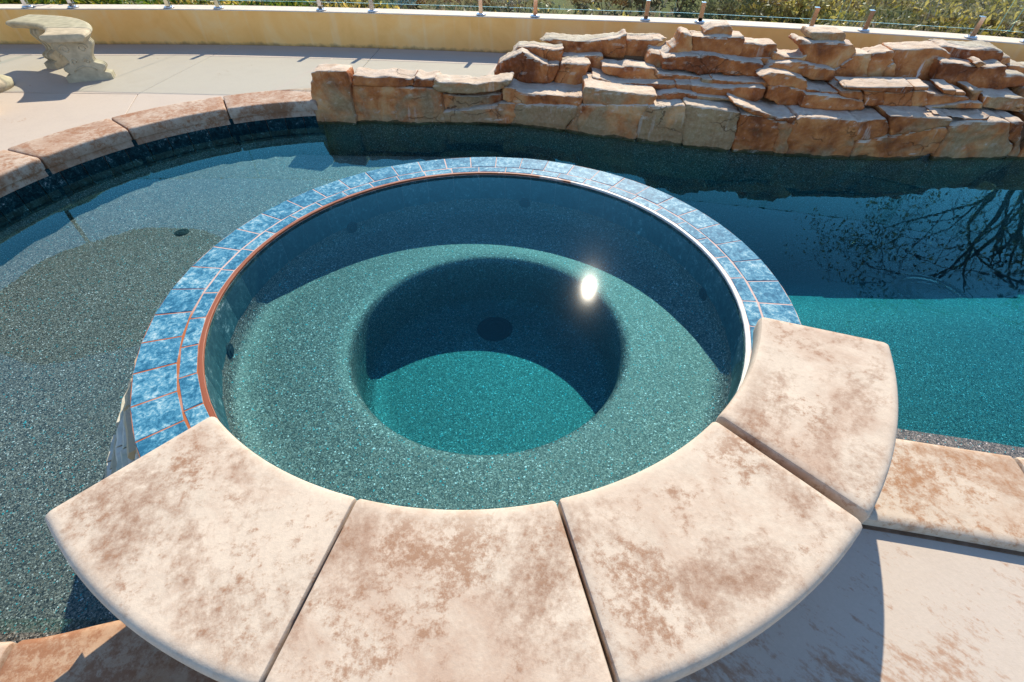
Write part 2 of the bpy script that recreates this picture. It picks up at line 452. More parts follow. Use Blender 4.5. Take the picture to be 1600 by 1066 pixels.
def m_water(name, rings=None, rip=.00035):
    b = NB(name)
    b.n.remove(b.b)
    p = b.new('ShaderNodeNewGeometry').outputs['Position']
    h = b.noise(p, 5.0, 3, .5)
    h = b.math('MULTIPLY', h, rip)
    if rings:
        sb = b.new('ShaderNodeVectorMath', operation='DISTANCE'); b.put(sb, 0, p); sb.inputs[1].default_value = rings
        d = sb.outputs['Value']
        wv = b.math('SINE', b.math('MULTIPLY', d, 150.0))
        env = b.math('MULTIPLY', b.ramp(d, [(.02, 0), (.10, .35), (.155, 1), (.175, .8), (.19, 0)]), .0010)
        h = b.math('ADD', h, b.math('MULTIPLY', wv, env))
    bu = b.new('ShaderNodeBump'); b.put(bu, 'Height', h); b.put(bu, 'Strength', 1.0); b.put(bu, 'Distance', 1.0)
    lw = b.new('ShaderNodeLayerWeight'); lw.inputs[0].default_value = .5; b.l.new(bu.outputs[0], lw.inputs['Normal'])
    f = b.math('POWER', lw.outputs['Facing'], 5.0)
    f = b.math('ADD', b.math('MULTIPLY', f, .98), .02)
    tr = b.new('ShaderNodeBsdfTransparent')
    gl = b.new('ShaderNodeBsdfGlossy'); gl.inputs['Roughness'].default_value = .0; gl.inputs['Color'].default_value = (.34, .98, 1, 1); b.l.new(bu.outputs[0], gl.inputs['Normal'])
    g2 = b.new('ShaderNodeBsdfGlossy'); g2.inputs['Roughness'].default_value = .085; b.l.new(bu.outputs[0], g2.inputs['Normal'])
    mg = b.new('ShaderNodeMixShader'); mg.inputs[0].default_value = .035
    b.l.new(gl.outputs[0], mg.inputs[1]); b.l.new(g2.outputs[0], mg.inputs[2])
    mx = b.new('ShaderNodeMixShader'); b.l.new(f, mx.inputs[0]); b.l.new(tr.outputs[0], mx.inputs[1]); b.l.new(mg.outputs[0], mx.inputs[2])
    b.l.new(mx.outputs[0], b.out.inputs['Surface'])
    va = b.new('ShaderNodeVolumeAbsorption'); dn = 2.3; k = (1.72, .23, .09)
    va.inputs['Color'].default_value = tuple(1 - q / dn for q in k) + (1,); va.inputs['Density'].default_value = dn
    b.l.new(va.outputs[0], b.out.inputs['Volume'])
    return b.m
MAT['pool_water'] = m_water('pool_water', (2.244, 2.008, -.14))
MAT['spa_water'] = m_water('spa_water', None, .00015)

def m_glass():
    b = NB('railing_glass'); b.n.remove(b.b)
    lw = b.new('ShaderNodeLayerWeight'); lw.inputs[0].default_value = .5
    f = b.math('ADD', b.math('MULTIPLY', b.math('POWER', lw.outputs['Facing'], 5.0), .95), .04)
    tr = b.new('ShaderNodeBsdfTransparent'); tr.inputs[0].default_value = (.93, .97, .95, 1)
    gl = b.new('ShaderNodeBsdfGlossy'); gl.inputs['Roughness'].default_value = .02
    mx = b.new('ShaderNodeMixShader'); b.l.new(f, mx.inputs[0]); b.l.new(tr.outputs[0], mx.inputs[1]); b.l.new(gl.outputs[0], mx.inputs[2])
    b.l.new(mx.outputs[0], b.out.inputs[0]); return b.m
MAT['glass'] = m_glass()
MAT['glass_edge'] = simple('aqua_glass_edge', (.35, .66, .66), .12, .6, var=.1)

# ------------------------------------------------------------------ plan of the place (metres; deck at z = 0)
POOL_Z, SPA_Z = -0.14, 0.226
SC = Vector((-0.1313, 1.5516))                        # spa centre
V2 = lambda x, y: Vector((x, y))
ARC_C, ARC_R = V2(-1.472, 2.486), 1.903               # far left pool arc (front of the coping)
def arc(c, r, a0, a1, n): return [c + r * V2(math.cos(R(a0 + (a1 - a0) * i / n)), math.sin(R(a0 + (a1 - a0) * i / n))) for i in range(n + 1)]
LEFT_NEAR = catmull([V2(-.62, .47), V2(-1.025, .372), V2(-1.296, .318), V2(-1.75, .33), V2(-2.35, .62), V2(-2.86, 1.18)] + arc(ARC_C, ARC_R, 205, 200, 1)[:1] + arc(ARC_C, ARC_R, 195, 190, 1)[:1], 8)
EDGE_L = resample(LEFT_NEAR[:-9], .06) + resample(arc(ARC_C, ARC_R, 204, 97.5, 90), .06)
EDGE_R = resample(catmull([V2(.9, 1.05), V2(1.336, .975), V2(1.757, .898), V2(2.6, .76), V2(3.6, .78), V2(4.7, 1.35), V2(5.4, 2.5), V2(5.45, 3.7)], 10), .06)
WLINE = [V2(*p) for p in [(-1.763, 4.422), (-1.401, 4.403), (-.942, 4.402), (-.595, 4.382), (-.08, 4.398), (.148, 4.329), (.426, 4.256), (.801, 4.131), (1.059, 4.043), (1.394, 3.959), (1.737, 3.866), (2.053, 3.818), (2.54, 3.752), (3.052, 3.755), (3.566, 3.757), (4.107, 3.796), (5.5, 3.95)]]
WALL_F = catmull([V2(-10.5, 4.6), V2(-8.2, 5.75), V2(-6.6, 6.22), V2(-5, 6.34), V2(-3.3, 6.39), V2(-1.47, 6.30), V2(.305, 6.13), V2(1.996, 5.95), V2(3.524, 5.64), V2(4.846, 5.25), V2(6.6, 4.45), V2(8.4, 3.2)], 10)

# ------------------------------------------------------------------ ground
def wall_y(x): return 6.37 - .0186 * (x + 2.6) ** 2
def terrain(x, y):
    s = y - wall_y(x) - .28
    if s < 0: return -2.7
    k = [(0, -.55), (3, -1.25), (12, -4.0), (22, -4.7), (34, -4.3), (55, -1.0), (90, 3.0), (500, 16)]
    z = 16
    for (a, za), (b, zb) in zip(k, k[1:]):
        if a <= s <= b: z = za + (zb - za) * (s - a) / (b - a); break
    if s > 2: z += noise.noise(Vector((x * .12, y * .12, 3))) * min(1.0, s * .06)
    return z
def build_ground():
    def axis(lo, hi, near0, near1, st):
        a = []; v = near0
        while v < near1: a.append(v); v += st
        v = near1; d = st
        while v < hi: a.append(v); d *= 1.25; v += d
        a.append(hi); v = near0; d = st
        b = []
        while v > lo:
            d *= 1.25; v -= d; b.append(max(v, lo))
        return sorted(set(b + a))
    X = axis(-600, 600, -16, 30, .8); Y = axis(-300, 800, 3.0, 50, .5)
    vs_ = [(x, y, terrain(x, y)) for y in Y for x in X]; n = len(X)
    fs = [(j * n + i, j * n + i + 1, (j + 1) * n + i + 1, (j + 1) * n + i) for j in range(len(Y) - 1) for i in range(n - 1)]
    tag(obj('hillside', vs_, fs, MAT['ground'], None, True), 'grassy brown hillside falling away beyond the low yellow wall', kind='structure')
build_ground()

# ------------------------------------------------------------------ deck
deck = empty('deck'); tag(deck, 'pale pink concrete pool deck poured in large panels with thin joints', kind='structure')
def panel(poly):
    bm = bmesh.new(); f = bm.faces.new([bm.verts.new((p[0], p[1], 0)) for p in poly])
    bmesh.ops.recalc_face_normals(bm, faces=[f])
    if f.normal.z < 0: f.normal_flip()
    bmesh.ops.inset_individual(bm, faces=[f], thickness=.004)
    bmesh.ops.delete(bm, geom=[q for q in bm.faces if q is not f], context='FACES')
    bmesh.ops.delete(bm, geom=[v for v in bm.verts if not v.link_faces], context='VERTS')
    top = [v.co.copy() for v in f.verts]
    bmesh.ops.inset_individual(bm, faces=[f], thickness=.004)
    for v in f.verts: v.co.z = 0.0
    for v in bm.verts:
        if v not in f.verts: v.co.z = -.004
    n = len(top); lo = [bm.verts.new((p.x, p.y, -.1)) for p in top]
    up = []
    for p in top: up.append(min((v for v in bm.verts if abs(v.co.z + .004) < 1e-6), key=lambda v: (v.co.x - p.x) ** 2 + (v.co.y - p.y) ** 2))
    for i in range(n): bm.faces.new((up[i], lo[i], lo[(i + 1) % n], up[(i + 1) % n]))
    bm.faces.new(lo[::-1])
    return bm_obj('concrete_panel', bm, MAT['deck'], deck)
COPING_W = .37
nl = normals2(EDGE_L)                                   # right of travel = landward for EDGE_L? checked below
land = 1 if (EDGE_L[len(EDGE_L) // 2] + nl[len(EDGE_L) // 2] - ARC_C).length > ARC_R else -1
BACK_L = [p - land * 0 * n + land * n * COPING_W for p, n in zip(EDGE_L, nl)]
def seg_between(path, a, b):
    i = min(range(len(path)), key=lambda k: (path[k] - a).length); j = min(range(len(path)), key=lambda k: (path[k] - b).length)
    return path[i:j + 1] if i <= j else path[j:i + 1][::-1]
wf = [p - V2(0, .0) for p in WALL_F]
J1w, J1m, J1b = V2(-3.32, 6.39), V2(-3.43, 4.62), V2(-3.19, 4.10)
J2w, J2b = V2(-1.58, 6.31), V2(-1.62, 4.55)
bk = lambda a, b: [p for p in seg_between(BACK_L, a, b)]
panel([J1w] + seg_between(wf, J1w, J2w)[1:-1] + [J2w, J2b] + bk(V2(-1.75, 4.76), V2(-3.17, 3.95)) + [J1m])
panel([J2w] + seg_between(wf, J2w, V2(8.0, 3.45))[1:] + [V2(8.0, 3.0), V2(5.6, 4.05)] + [p + V2(0, .25) for p in WLINE[::-1][1:-1]] + [J2b])
panel([V2(-10.4, 4.62)] + seg_between(wf, V2(-10.4, 4.66), J1w)[1:-1] + [J1w, J1m])
panel([V2(-10.4, 4.61), J1m] + bk(V2(-3.17, 3.95), V2(-2.3, .2))[0:] + [V2(-2.3, -3.5), V2(-10.4, -3.5)])
NL_BACK = [V2(-2.29, -3.5), V2(-2.29, .16)] + bk(V2(-2.2, .2), V2(-.8, .0)) + [V2(-.8, -3.5)]
panel(NL_BACK)
nr = normals2(EDGE_R); BACK_R = [p + n * .345 for p, n in zip(EDGE_R, nr)]
panel([V2(-.79, -3.5), V2(-.79, .05), V2(-.3, .3), V2(.75, .68)] + [p for p in BACK_R if p.x > .9] + [V2(9, 3.7), V2(9, -3.5)])
tag(obj('joint_filler', *sweep([V2(-3.32, 6.39), J1m, V2(-3.19, 4.10)], [(-.012, -.1), (-.012, -.009), (.012, -.009), (.012, -.1)]), MAT['joint'], deck))
tag(obj('joint_filler', *sweep([V2(-10, 4.615), J1m], [(-.012, -.1), (-.012, -.012), (.012, -.012), (.012, -.1)]), MAT['joint'], deck))
tag(obj('joint_filler', *sweep([J2w, J2b], [(-.012, -.1), (-.012, -.009), (.012, -.009), (.012, -.1)]), MAT['joint'], deck))
for o in list(deck.children):
    if o.name.startswith('joint'): fix(o)

# ------------------------------------------------------------------ pool shell
basin = empty('pool_basin'); tag(basin, 'dark pebble lined pool with shallow left shelf and deep right end', kind='structure')
def sm(t): t = max(0, min(1, t)); return t * t * (3 - 2 * t)
def floor_z(x, y):
    zs = -.235 - .045 * sm((x + 3.4) / 2.0)
    zd = -.60 - .75 * sm((y - 2.2) / 2.0)  # far slope deepened to darken the shaded water
    z = zs + (zd - zs) * sm((x - .15) / 1.15)
    d = (V2(x, y) - ARC_C).length - ARC_R if x < -1.75 else y - 4.38
    return z + (min(z, -1.9) - z) * sm((d + .34) / .16) * sm((y - 2.2) / .7)  # invented drop along the far edges, shaped to darken the water there
def build_basin():
    st = .06; X = [-3.7 + st * i for i in range(int(9.4 / st) + 1)]; Y = [-.2 + st * i for i in range(int(5.0 / st) + 1)]
    n = len(X); vs_ = [(x, y, floor_z(x, y)) for y in Y for x in X]; fs = []
    for j in range(len(Y) - 1):
        for i in range(n - 1):
            cx, cy_ = X[i] + st / 2, Y[j] + st / 2
            if (V2(cx, cy_) - SC).length < 1.12: continue
            fs.append((j * n + i, j * n + i + 1, (j + 1) * n + i + 1, (j + 1) * n + i))
    obj('floor', vs_, fs, MAT['pebble'], basin, True)
    # walls: pebble skirt just behind the tile band
    for path, nn, sgn in ((EDGE_L, nl, land), (EDGE_R, nr, 1)):
        n2 = [x * sgn for x in nn]
        v, f = sweep(path, [(.035, -.02), (.035, -.25), (.02, -.30), (.02, -2.2), (.30, -2.2), (.30, -.02)], True, 0, n2)
        fix(obj('pool_wall', v, f, MAT['pebble'], basin))
    nw = normals2(WLINE)
    fix(obj('pool_wall', *sweep(WLINE, [(-.05, -.1), (-.05, -2.2), (-.3, -2.2), (-.3, -.1)], True, 0, nw), MAT['pebble'], basin))
    # shallow ledge along the near right edge
    led = [p for p in EDGE_R if 1.0 < p.x < 4.2]
    fix(obj('bench_ledge', *sweep(led, [(-.20, -.8), (-.25, -.200), (-.23, -.178), (.03, -.168), (.03, -.8)], True, 0, normals2(led)), MAT['pebble'], basin))
build_basin()

def tile_band(path, nn, sgn, step, zt, zb, mat, parent, name, off):
    pts = resample(path, step)
    n2 = [x * sgn for x in normals2(pts)]
    for i in range(len(pts) - 1):
        a, b = pts[i], pts[i + 1]; d = (b - a).normalized(); n = (n2[i] + n2[i + 1]).normalized()
        a2, b2 = a + d * .0025, b - d * .0025
        o0, o1 = off, off + .010
        vs_ = []
        for o_, e in ((o0, .0018), (o0 + .0018, 0), (o1, 0)):
            for p, q in ((a2, 1), (b2, -1)):
                for z, zz in ((zt, -1), (zb, 1)): vs_.append((*(p + d * q * e + n * o_), z + zz * e))
        fs = [(0, 2, 3, 1)]
        for k in (0, 4): fs += [(k, k + 1, k + 5, k + 4), (k + 1, k + 3, k + 7, k + 5), (k + 3, k + 2, k + 6, k + 7), (k + 2, k, k + 4, k + 6)]
        fix(obj(name, vs_, fs, mat, parent))
tile_band(EDGE_L[6:], None, land, .152, -.047, -.262, MAT['dark_tile'], basin, 'waterline_tile', .022)  # tiles carried down below the waterline, a dark band standing in for shade
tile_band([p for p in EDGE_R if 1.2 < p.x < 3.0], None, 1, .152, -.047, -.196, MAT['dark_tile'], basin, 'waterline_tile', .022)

def drain(name, c, r, mat, parent, slots=0):
    prof = [(0.0, .005), (r * .35, .0055), (r * .4, .003), (r * .5, .003), (r * .55, .0055), (r * .72, .005), (r * .76, .002), (r * .84, .002), (r * .9, .0045), (r, .001), (r, -.01)]
    v, f = lathe(prof, 28)
    o = obj(name, [(x + c[0], y + c[1], z + c[2]) for x, y, z in v], f, mat, parent, True); return fix(o)
drain('floor_return', (-2.2, 2.73, floor_z(-2.2, 2.73)), .045, MAT['plastic'], basin)

def water_body(name, outer, hole, zt, zb, mat, label):
    bm = bmesh.new(); edges = []; loops = []
    for lp in (outer, hole):
        if not lp: continue
        vv = [bm.verts.new((p[0], p[1], zt)) for p in lp]; loops.append(vv)
        for i in range(len(vv)): edges.append(bm.edges.new((vv[i], vv[(i + 1) % len(vv)])))
    r = bmesh.ops.triangle_fill(bm, edges=edges, use_beauty=True, use_dissolve=False)
    top = list(bm.faces)
    ex = bmesh.ops.extrude_face_region(bm, geom=top)
    nv = [g_ for g_ in ex['geom'] if isinstance(g_, bmesh.types.BMVert)]
    for v in nv: v.co.z = zb
    o = bm_obj(name, bm, mat, None)
    return tag(o, label, kind='structure')
wo_ = [p + land * n * .030 for p, n in zip(EDGE_L, nl)] + [p + V2(0, .06) for p in WLINE[:-1]] + [p + n * .030 for p, n in zip(EDGE_R[::-1], nr[::-1])]
water_body('pool_water', wo_, arc(SC, 1.235, 0, 354, 59), POOL_Z, -2.35, MAT['pool_water'], 'still blue green pool water around the raised round spa')
sw = water_body('spa_water', arc(SC, 1.0335, 0, 355, 71), None, SPA_Z, -.6, MAT['spa_water'], 'clear still spa water filled up to the blue tiled rim')

# ------------------------------------------------------------------ pool coping
coping = empty('pool_coping'); tag(coping, 'weathered pink concrete coping stones edging the pool', 'coping')
CPROF = [(.0, -.012), (.0, .022), (.002, .030), (.008, .037), (.018, .040), (.032, .0402), (COPING_W - .03, .0402), (COPING_W - .012, .040), (COPING_W - .003, .034), (COPING_W, .020), (COPING_W, -.09), (.02, -.09), (.02, -.045), (.006, -.040)]
def cope(path, nn, sgn, cuts, mats, width=COPING_W):
    prof = [(o_ if o_ < .2 else o_ - COPING_W + width, z_) for o_, z_ in CPROF]
    idx = sorted(min(range(len(path)), key=lambda k: (path[k] - c).length) for c in cuts)
    for q, (i, j) in enumerate(zip(idx, idx[1:])):
        seg = path[i:j + 1]; n2 = [x * sgn for x in nn[i:j + 1]]
        seg = seg[:]; d0 = (seg[1] - seg[0]).normalized(); d1 = (seg[-1] - seg[-2]).normalized()
        seg[0] = seg[0] + d0 * .004; seg[-1] = seg[-1] - d1 * .004
        v, f = sweep(seg, prof, True, .012, n2)
        sharp(fix(obj('coping_stone', v, f, MAT[mats[q % len(mats)]], coping)), 35)
A_ = lambda a: ARC_C + ARC_R * V2(math.cos(R(a)), math.sin(R(a)))
cope(EDGE_L, nl, land, [EDGE_L[0], V2(-1.246, .329), V2(-1.85, .36), V2(-2.45, .70), V2(-2.86, 1.18), A_(199), A_(179), A_(159.3), A_(140.8), A_(119.7), A_(97.5)],
     ['pool_coping_rust', 'pool_coping', 'pool_coping', 'pool_coping', 'pool_coping', 'pool_coping', 'pool_coping', 'pool_coping', 'pool_coping', 'pool_coping'])
cope(EDGE_R, nr, 1, [EDGE_R[0], V2(1.746, .90), V2(2.4, .79), V2(3.1, .74), V2(3.75, .82), V2(4.4, 1.15), V2(4.95, 1.65), V2(5.35, 2.4), V2(5.45, 3.1), EDGE_R[-1]], ['pool_coping_pale'], .345)
# mortar bed seen in the gaps
for path, nn, sgn, wd in ((EDGE_L, nl, land, COPING_W), (EDGE_R, nr, 1, .345)):
    fix(obj('mortar_bed', *sweep(path, [(.03, -.085), (.03, .012), (wd + .012, .004), (wd + .012, -.085)], True, 0, [x * sgn for x in nn]), MAT['joint'], coping))

# ------------------------------------------------------------------ spa
spa = empty('spa', (SC.x, SC.y, 0)); tag(spa, 'raised round spa with blue tiled rim and curved concrete coping slabs', 'spa')
def spa_part(name, v, f, mat, smooth=False): return fix(obj(name, v, f, mat, spa, smooth))
WC = V2(-.108, 1.522) - SC
prof = [(1.033, .10), (1.030, .05), (1.012, .018), (.97, .0), (.90, -.010), (.66, -.020), (.618, -.024), (.600, -.036), (.592, -.058), (.589, -.16), (.588, -.27), (.575, -.305), (.54, -.328), (.48, -.335), (.25, -.337), (0.0, -.338)]
v, f = lathe(prof, 96, cfun=lambda j: (WC.x * sm((j - 4) / 3), WC.y * sm((j - 4) / 3)))
b = spa_part('basin', v, f, MAT['pebble'], True)
v, f = lathe([(1.033, .09), (1.033, .2390), (1.245, .2390), (1.245, -2.3), (1.16, -2.3)], 100)
w_ = spa_part('wall_core', v, f, MAT['grout'])
v, f = lathe([(1.0485, .2345), (1.0478, .2396), (1.044, .2400), (1.0355, .2394), (1.0325, .233)], 88)
sharp(spa_part('spa_lip', v, f, MAT['lip']), 30)
v, f = lathe([(1.0340, .2402), (1.0322, .2397), (1.0318, .234), (1.033, .230)], 88)
spa_part('lip_edge', v, f, MAT['lip'], True)
def trap(r0, r1, half, z0, z1, e):
    """tile at angle 0: straight edged, slightly bevelled"""
    lo = [(r0, -half[0]), (r1, -half[1]), (r1, half[1]), (r0, half[0])]
    cx = (r0 + r1) / 2
    vs_ = [(x, y, z0) for x, y in lo] + [(x, y, z1 - e) for x, y in lo] + [(x + math.copysign(e, cx - x), y - math.copysign(e, y), z1) for x, y in lo]
    fs = [(3, 2, 1, 0), (8, 9, 10, 11)]
    for k in (0, 4): fs += [(k + i, k + (i + 1) % 4, k + 4 + (i + 1) % 4, k + 4 + i) for i in range(4)]
    return vs_, fs
def ring_tiles(name, n, a0, proto, mat, skip=None, jit=0.0):
    first = None
    for i in range(n):
        a = a0 + 360 / n * (i + .5); aa = (a + 180) % 360 - 180
        if skip and skip(aa): continue
        if first is None:
            first = spa_part(name, *proto, mat); o = first
        else: o = copy_part(first, spa)
        o.rotation_euler = (random.uniform(-jit, jit), random.uniform(-jit, jit), R(a))
under = lambda a: -126 < a < -24                          # hidden below the coping slabs
h5 = math.tan(math.pi / 50)
ring_tiles('rim_tile', 50, 2.4, trap(1.1115, 1.243, (1.1115 * h5 - .0024, 1.243 * h5 - .0024), .226, .2405, .0018), MAT['rim_tile'], under, .0012)
h4 = math.tan(math.pi / 44)
ring_tiles('lip_tile', 44, 101.9, trap(1.049, 1.1045, (1.049 * h4 - .0024, 1.1045 * h4 - .0024), .226, .2405, .0018), MAT['rim_tile'], under, .001)
# vertical tiles on the inner face
hv = 1.031 * h4 - .0006
fv = [(1.0295, -hv, .085), (1.0295, hv, .085), (1.0295, hv, .228), (1.0295, -hv, .228), (1.036, -hv, .085), (1.036, hv, .085), (1.036, hv, .228), (1.036, -hv, .228)]
ff = [(0, 1, 2, 3), (4, 7, 6, 5), (0, 3, 7, 4), (1, 5, 6, 2), (3, 2, 6, 7), (0, 4, 5, 1)]
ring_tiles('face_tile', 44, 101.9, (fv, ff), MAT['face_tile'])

# coping slabs
SLAB = [(1.036, .296), (1.031, .312), (1.030, .340), (1.030, .360), (1.0325, .370), (1.037, .3758), (1.045, .378), (1.058, .3782), (1.399, .3782), (1.410, .3778), (1.419, .374), (1.4255, .367), (1.4285, .356), (1.429, .338), (1.428, .312), (1.424, .297), (1.414, .286), (1.398, .280), (1.070, .272), (1.052, .276), (1.042, .284)]
def slab(a0, a1):
    n = 22
    v, f = sweep(arc(V2(0, 0), 1.0, a0, a1, n), [(r - 1.0, z) for r, z in SLAB], True, .008, [V2(math.cos(R(a0 + (a1 - a0) * i / n)), math.sin(R(a0 + (a1 - a0) * i / n))) for i in range(n + 1)])
    sharp(spa_part('coping_slab', v, f, MAT['spa_coping']), 32)
CUT = [-132.0, -103.25, -76.35, -47.2, -18.6]
GAP = {0: .0, 1: .13, 2: .20, 3: .62, 4: .0}
for q_, (a0, a1) in enumerate(zip(CUT, CUT[1:])): slab(a0 + GAP[q_], a1 - GAP[q_ + 1])
v, f = lathe([(1.06, .22), (1.06, .300), (1.36, .300), (1.36, .22)], 40, R(-131), R(-19.5))
spa_part('slab_bed', v, f, MAT['joint'])
v, f = lathe([(1.24, .28), (1.37, .275), (1.375, -.12), (1.24, -.12)], 40, R(-118), R(-38))
spa_part('outer_wall', v, f, MAT['deck'])
# ledgestone facing, battered outward
def ledge(a0, a1, seed):
    rd = random.Random(seed); z = -.24
    def rad(z): return 1.238 + .29 * max(0, (.228 - max(z, -.12)) / .40)
    while z < .222:
        h = min(rd.uniform(.022, .042), .226 - z); a = a0 + rd.uniform(-5, 0)
        while a < a1:
            da = rd.uniform(4.5, 10.5); a2 = min(a + da, a1 + 2)
            if a2 - a > 2:
                pr = rd.uniform(-.018, .010); r = rad(z + h / 2) + pr; r2 = r - rd.uniform(0, .014)
                vs_ = []; m = 4
                for i in range(m + 1):
                    t = R(a + .15 + (a2 - a - .3) * i / m); jr = rd.uniform(-.005, .005); jz = rd.uniform(-.003, .003)
                    for rr, zz in ((1.235, z), (r + jr, z + .003), (r + jr + .003, z + h * .55 + jz), (r2 + jr, z + h - .002), (1.235, z + h - .001)):
                        vs_.append((rr * math.cos(t), rr * math.sin(t), zz))
                fs = []
                for i in range(m):
                    for j in range(5): fs.append((i * 5 + j, i * 5 + (j + 1) % 5, i * 5 + 5 + (j + 1) % 5, i * 5 + 5 + j))
                fs += [(0, 1, 2, 3, 4), tuple(reversed(range(m * 5, m * 5 + 5)))]
                spa_part('ledge_stone', vs_, fs, MAT['ledge'])
            a = a2
        z += h
ledge(158, 240, 3); ledge(-34, 18, 5)
drain('main_drain', (WC.x + .012, WC.y + .385, -.336), .098, MAT['plastic'], spa)
def jet(a, z):
    bm = bmesh.new()
    M = Matrix.Rotation(R(a), 4, 'Z') @ Matrix.Translation((1.031, 0, z)) @ Matrix.Rotation(R(-90), 4, 'Y')
    for r0, r1, h0, h1 in ((.034, .030, 0, .006), (.018, .014, .004, .010)):
        g_ = bmesh.ops.create_cone(bm, cap_ends=True, segments=20, radius1=r0, radius2=r1, depth=h1 - h0)['verts']
        bmesh.ops.transform(bm, matrix=M @ Matrix.Translation((0, 0, (h0 + h1) / 2)), verts=g_)
    bm_obj('jet', bm, MAT['plastic'], spa)
for a in ((-167.4, .066), (9.9, .063), (79, .066), (136.3, .07)): jet(*a)

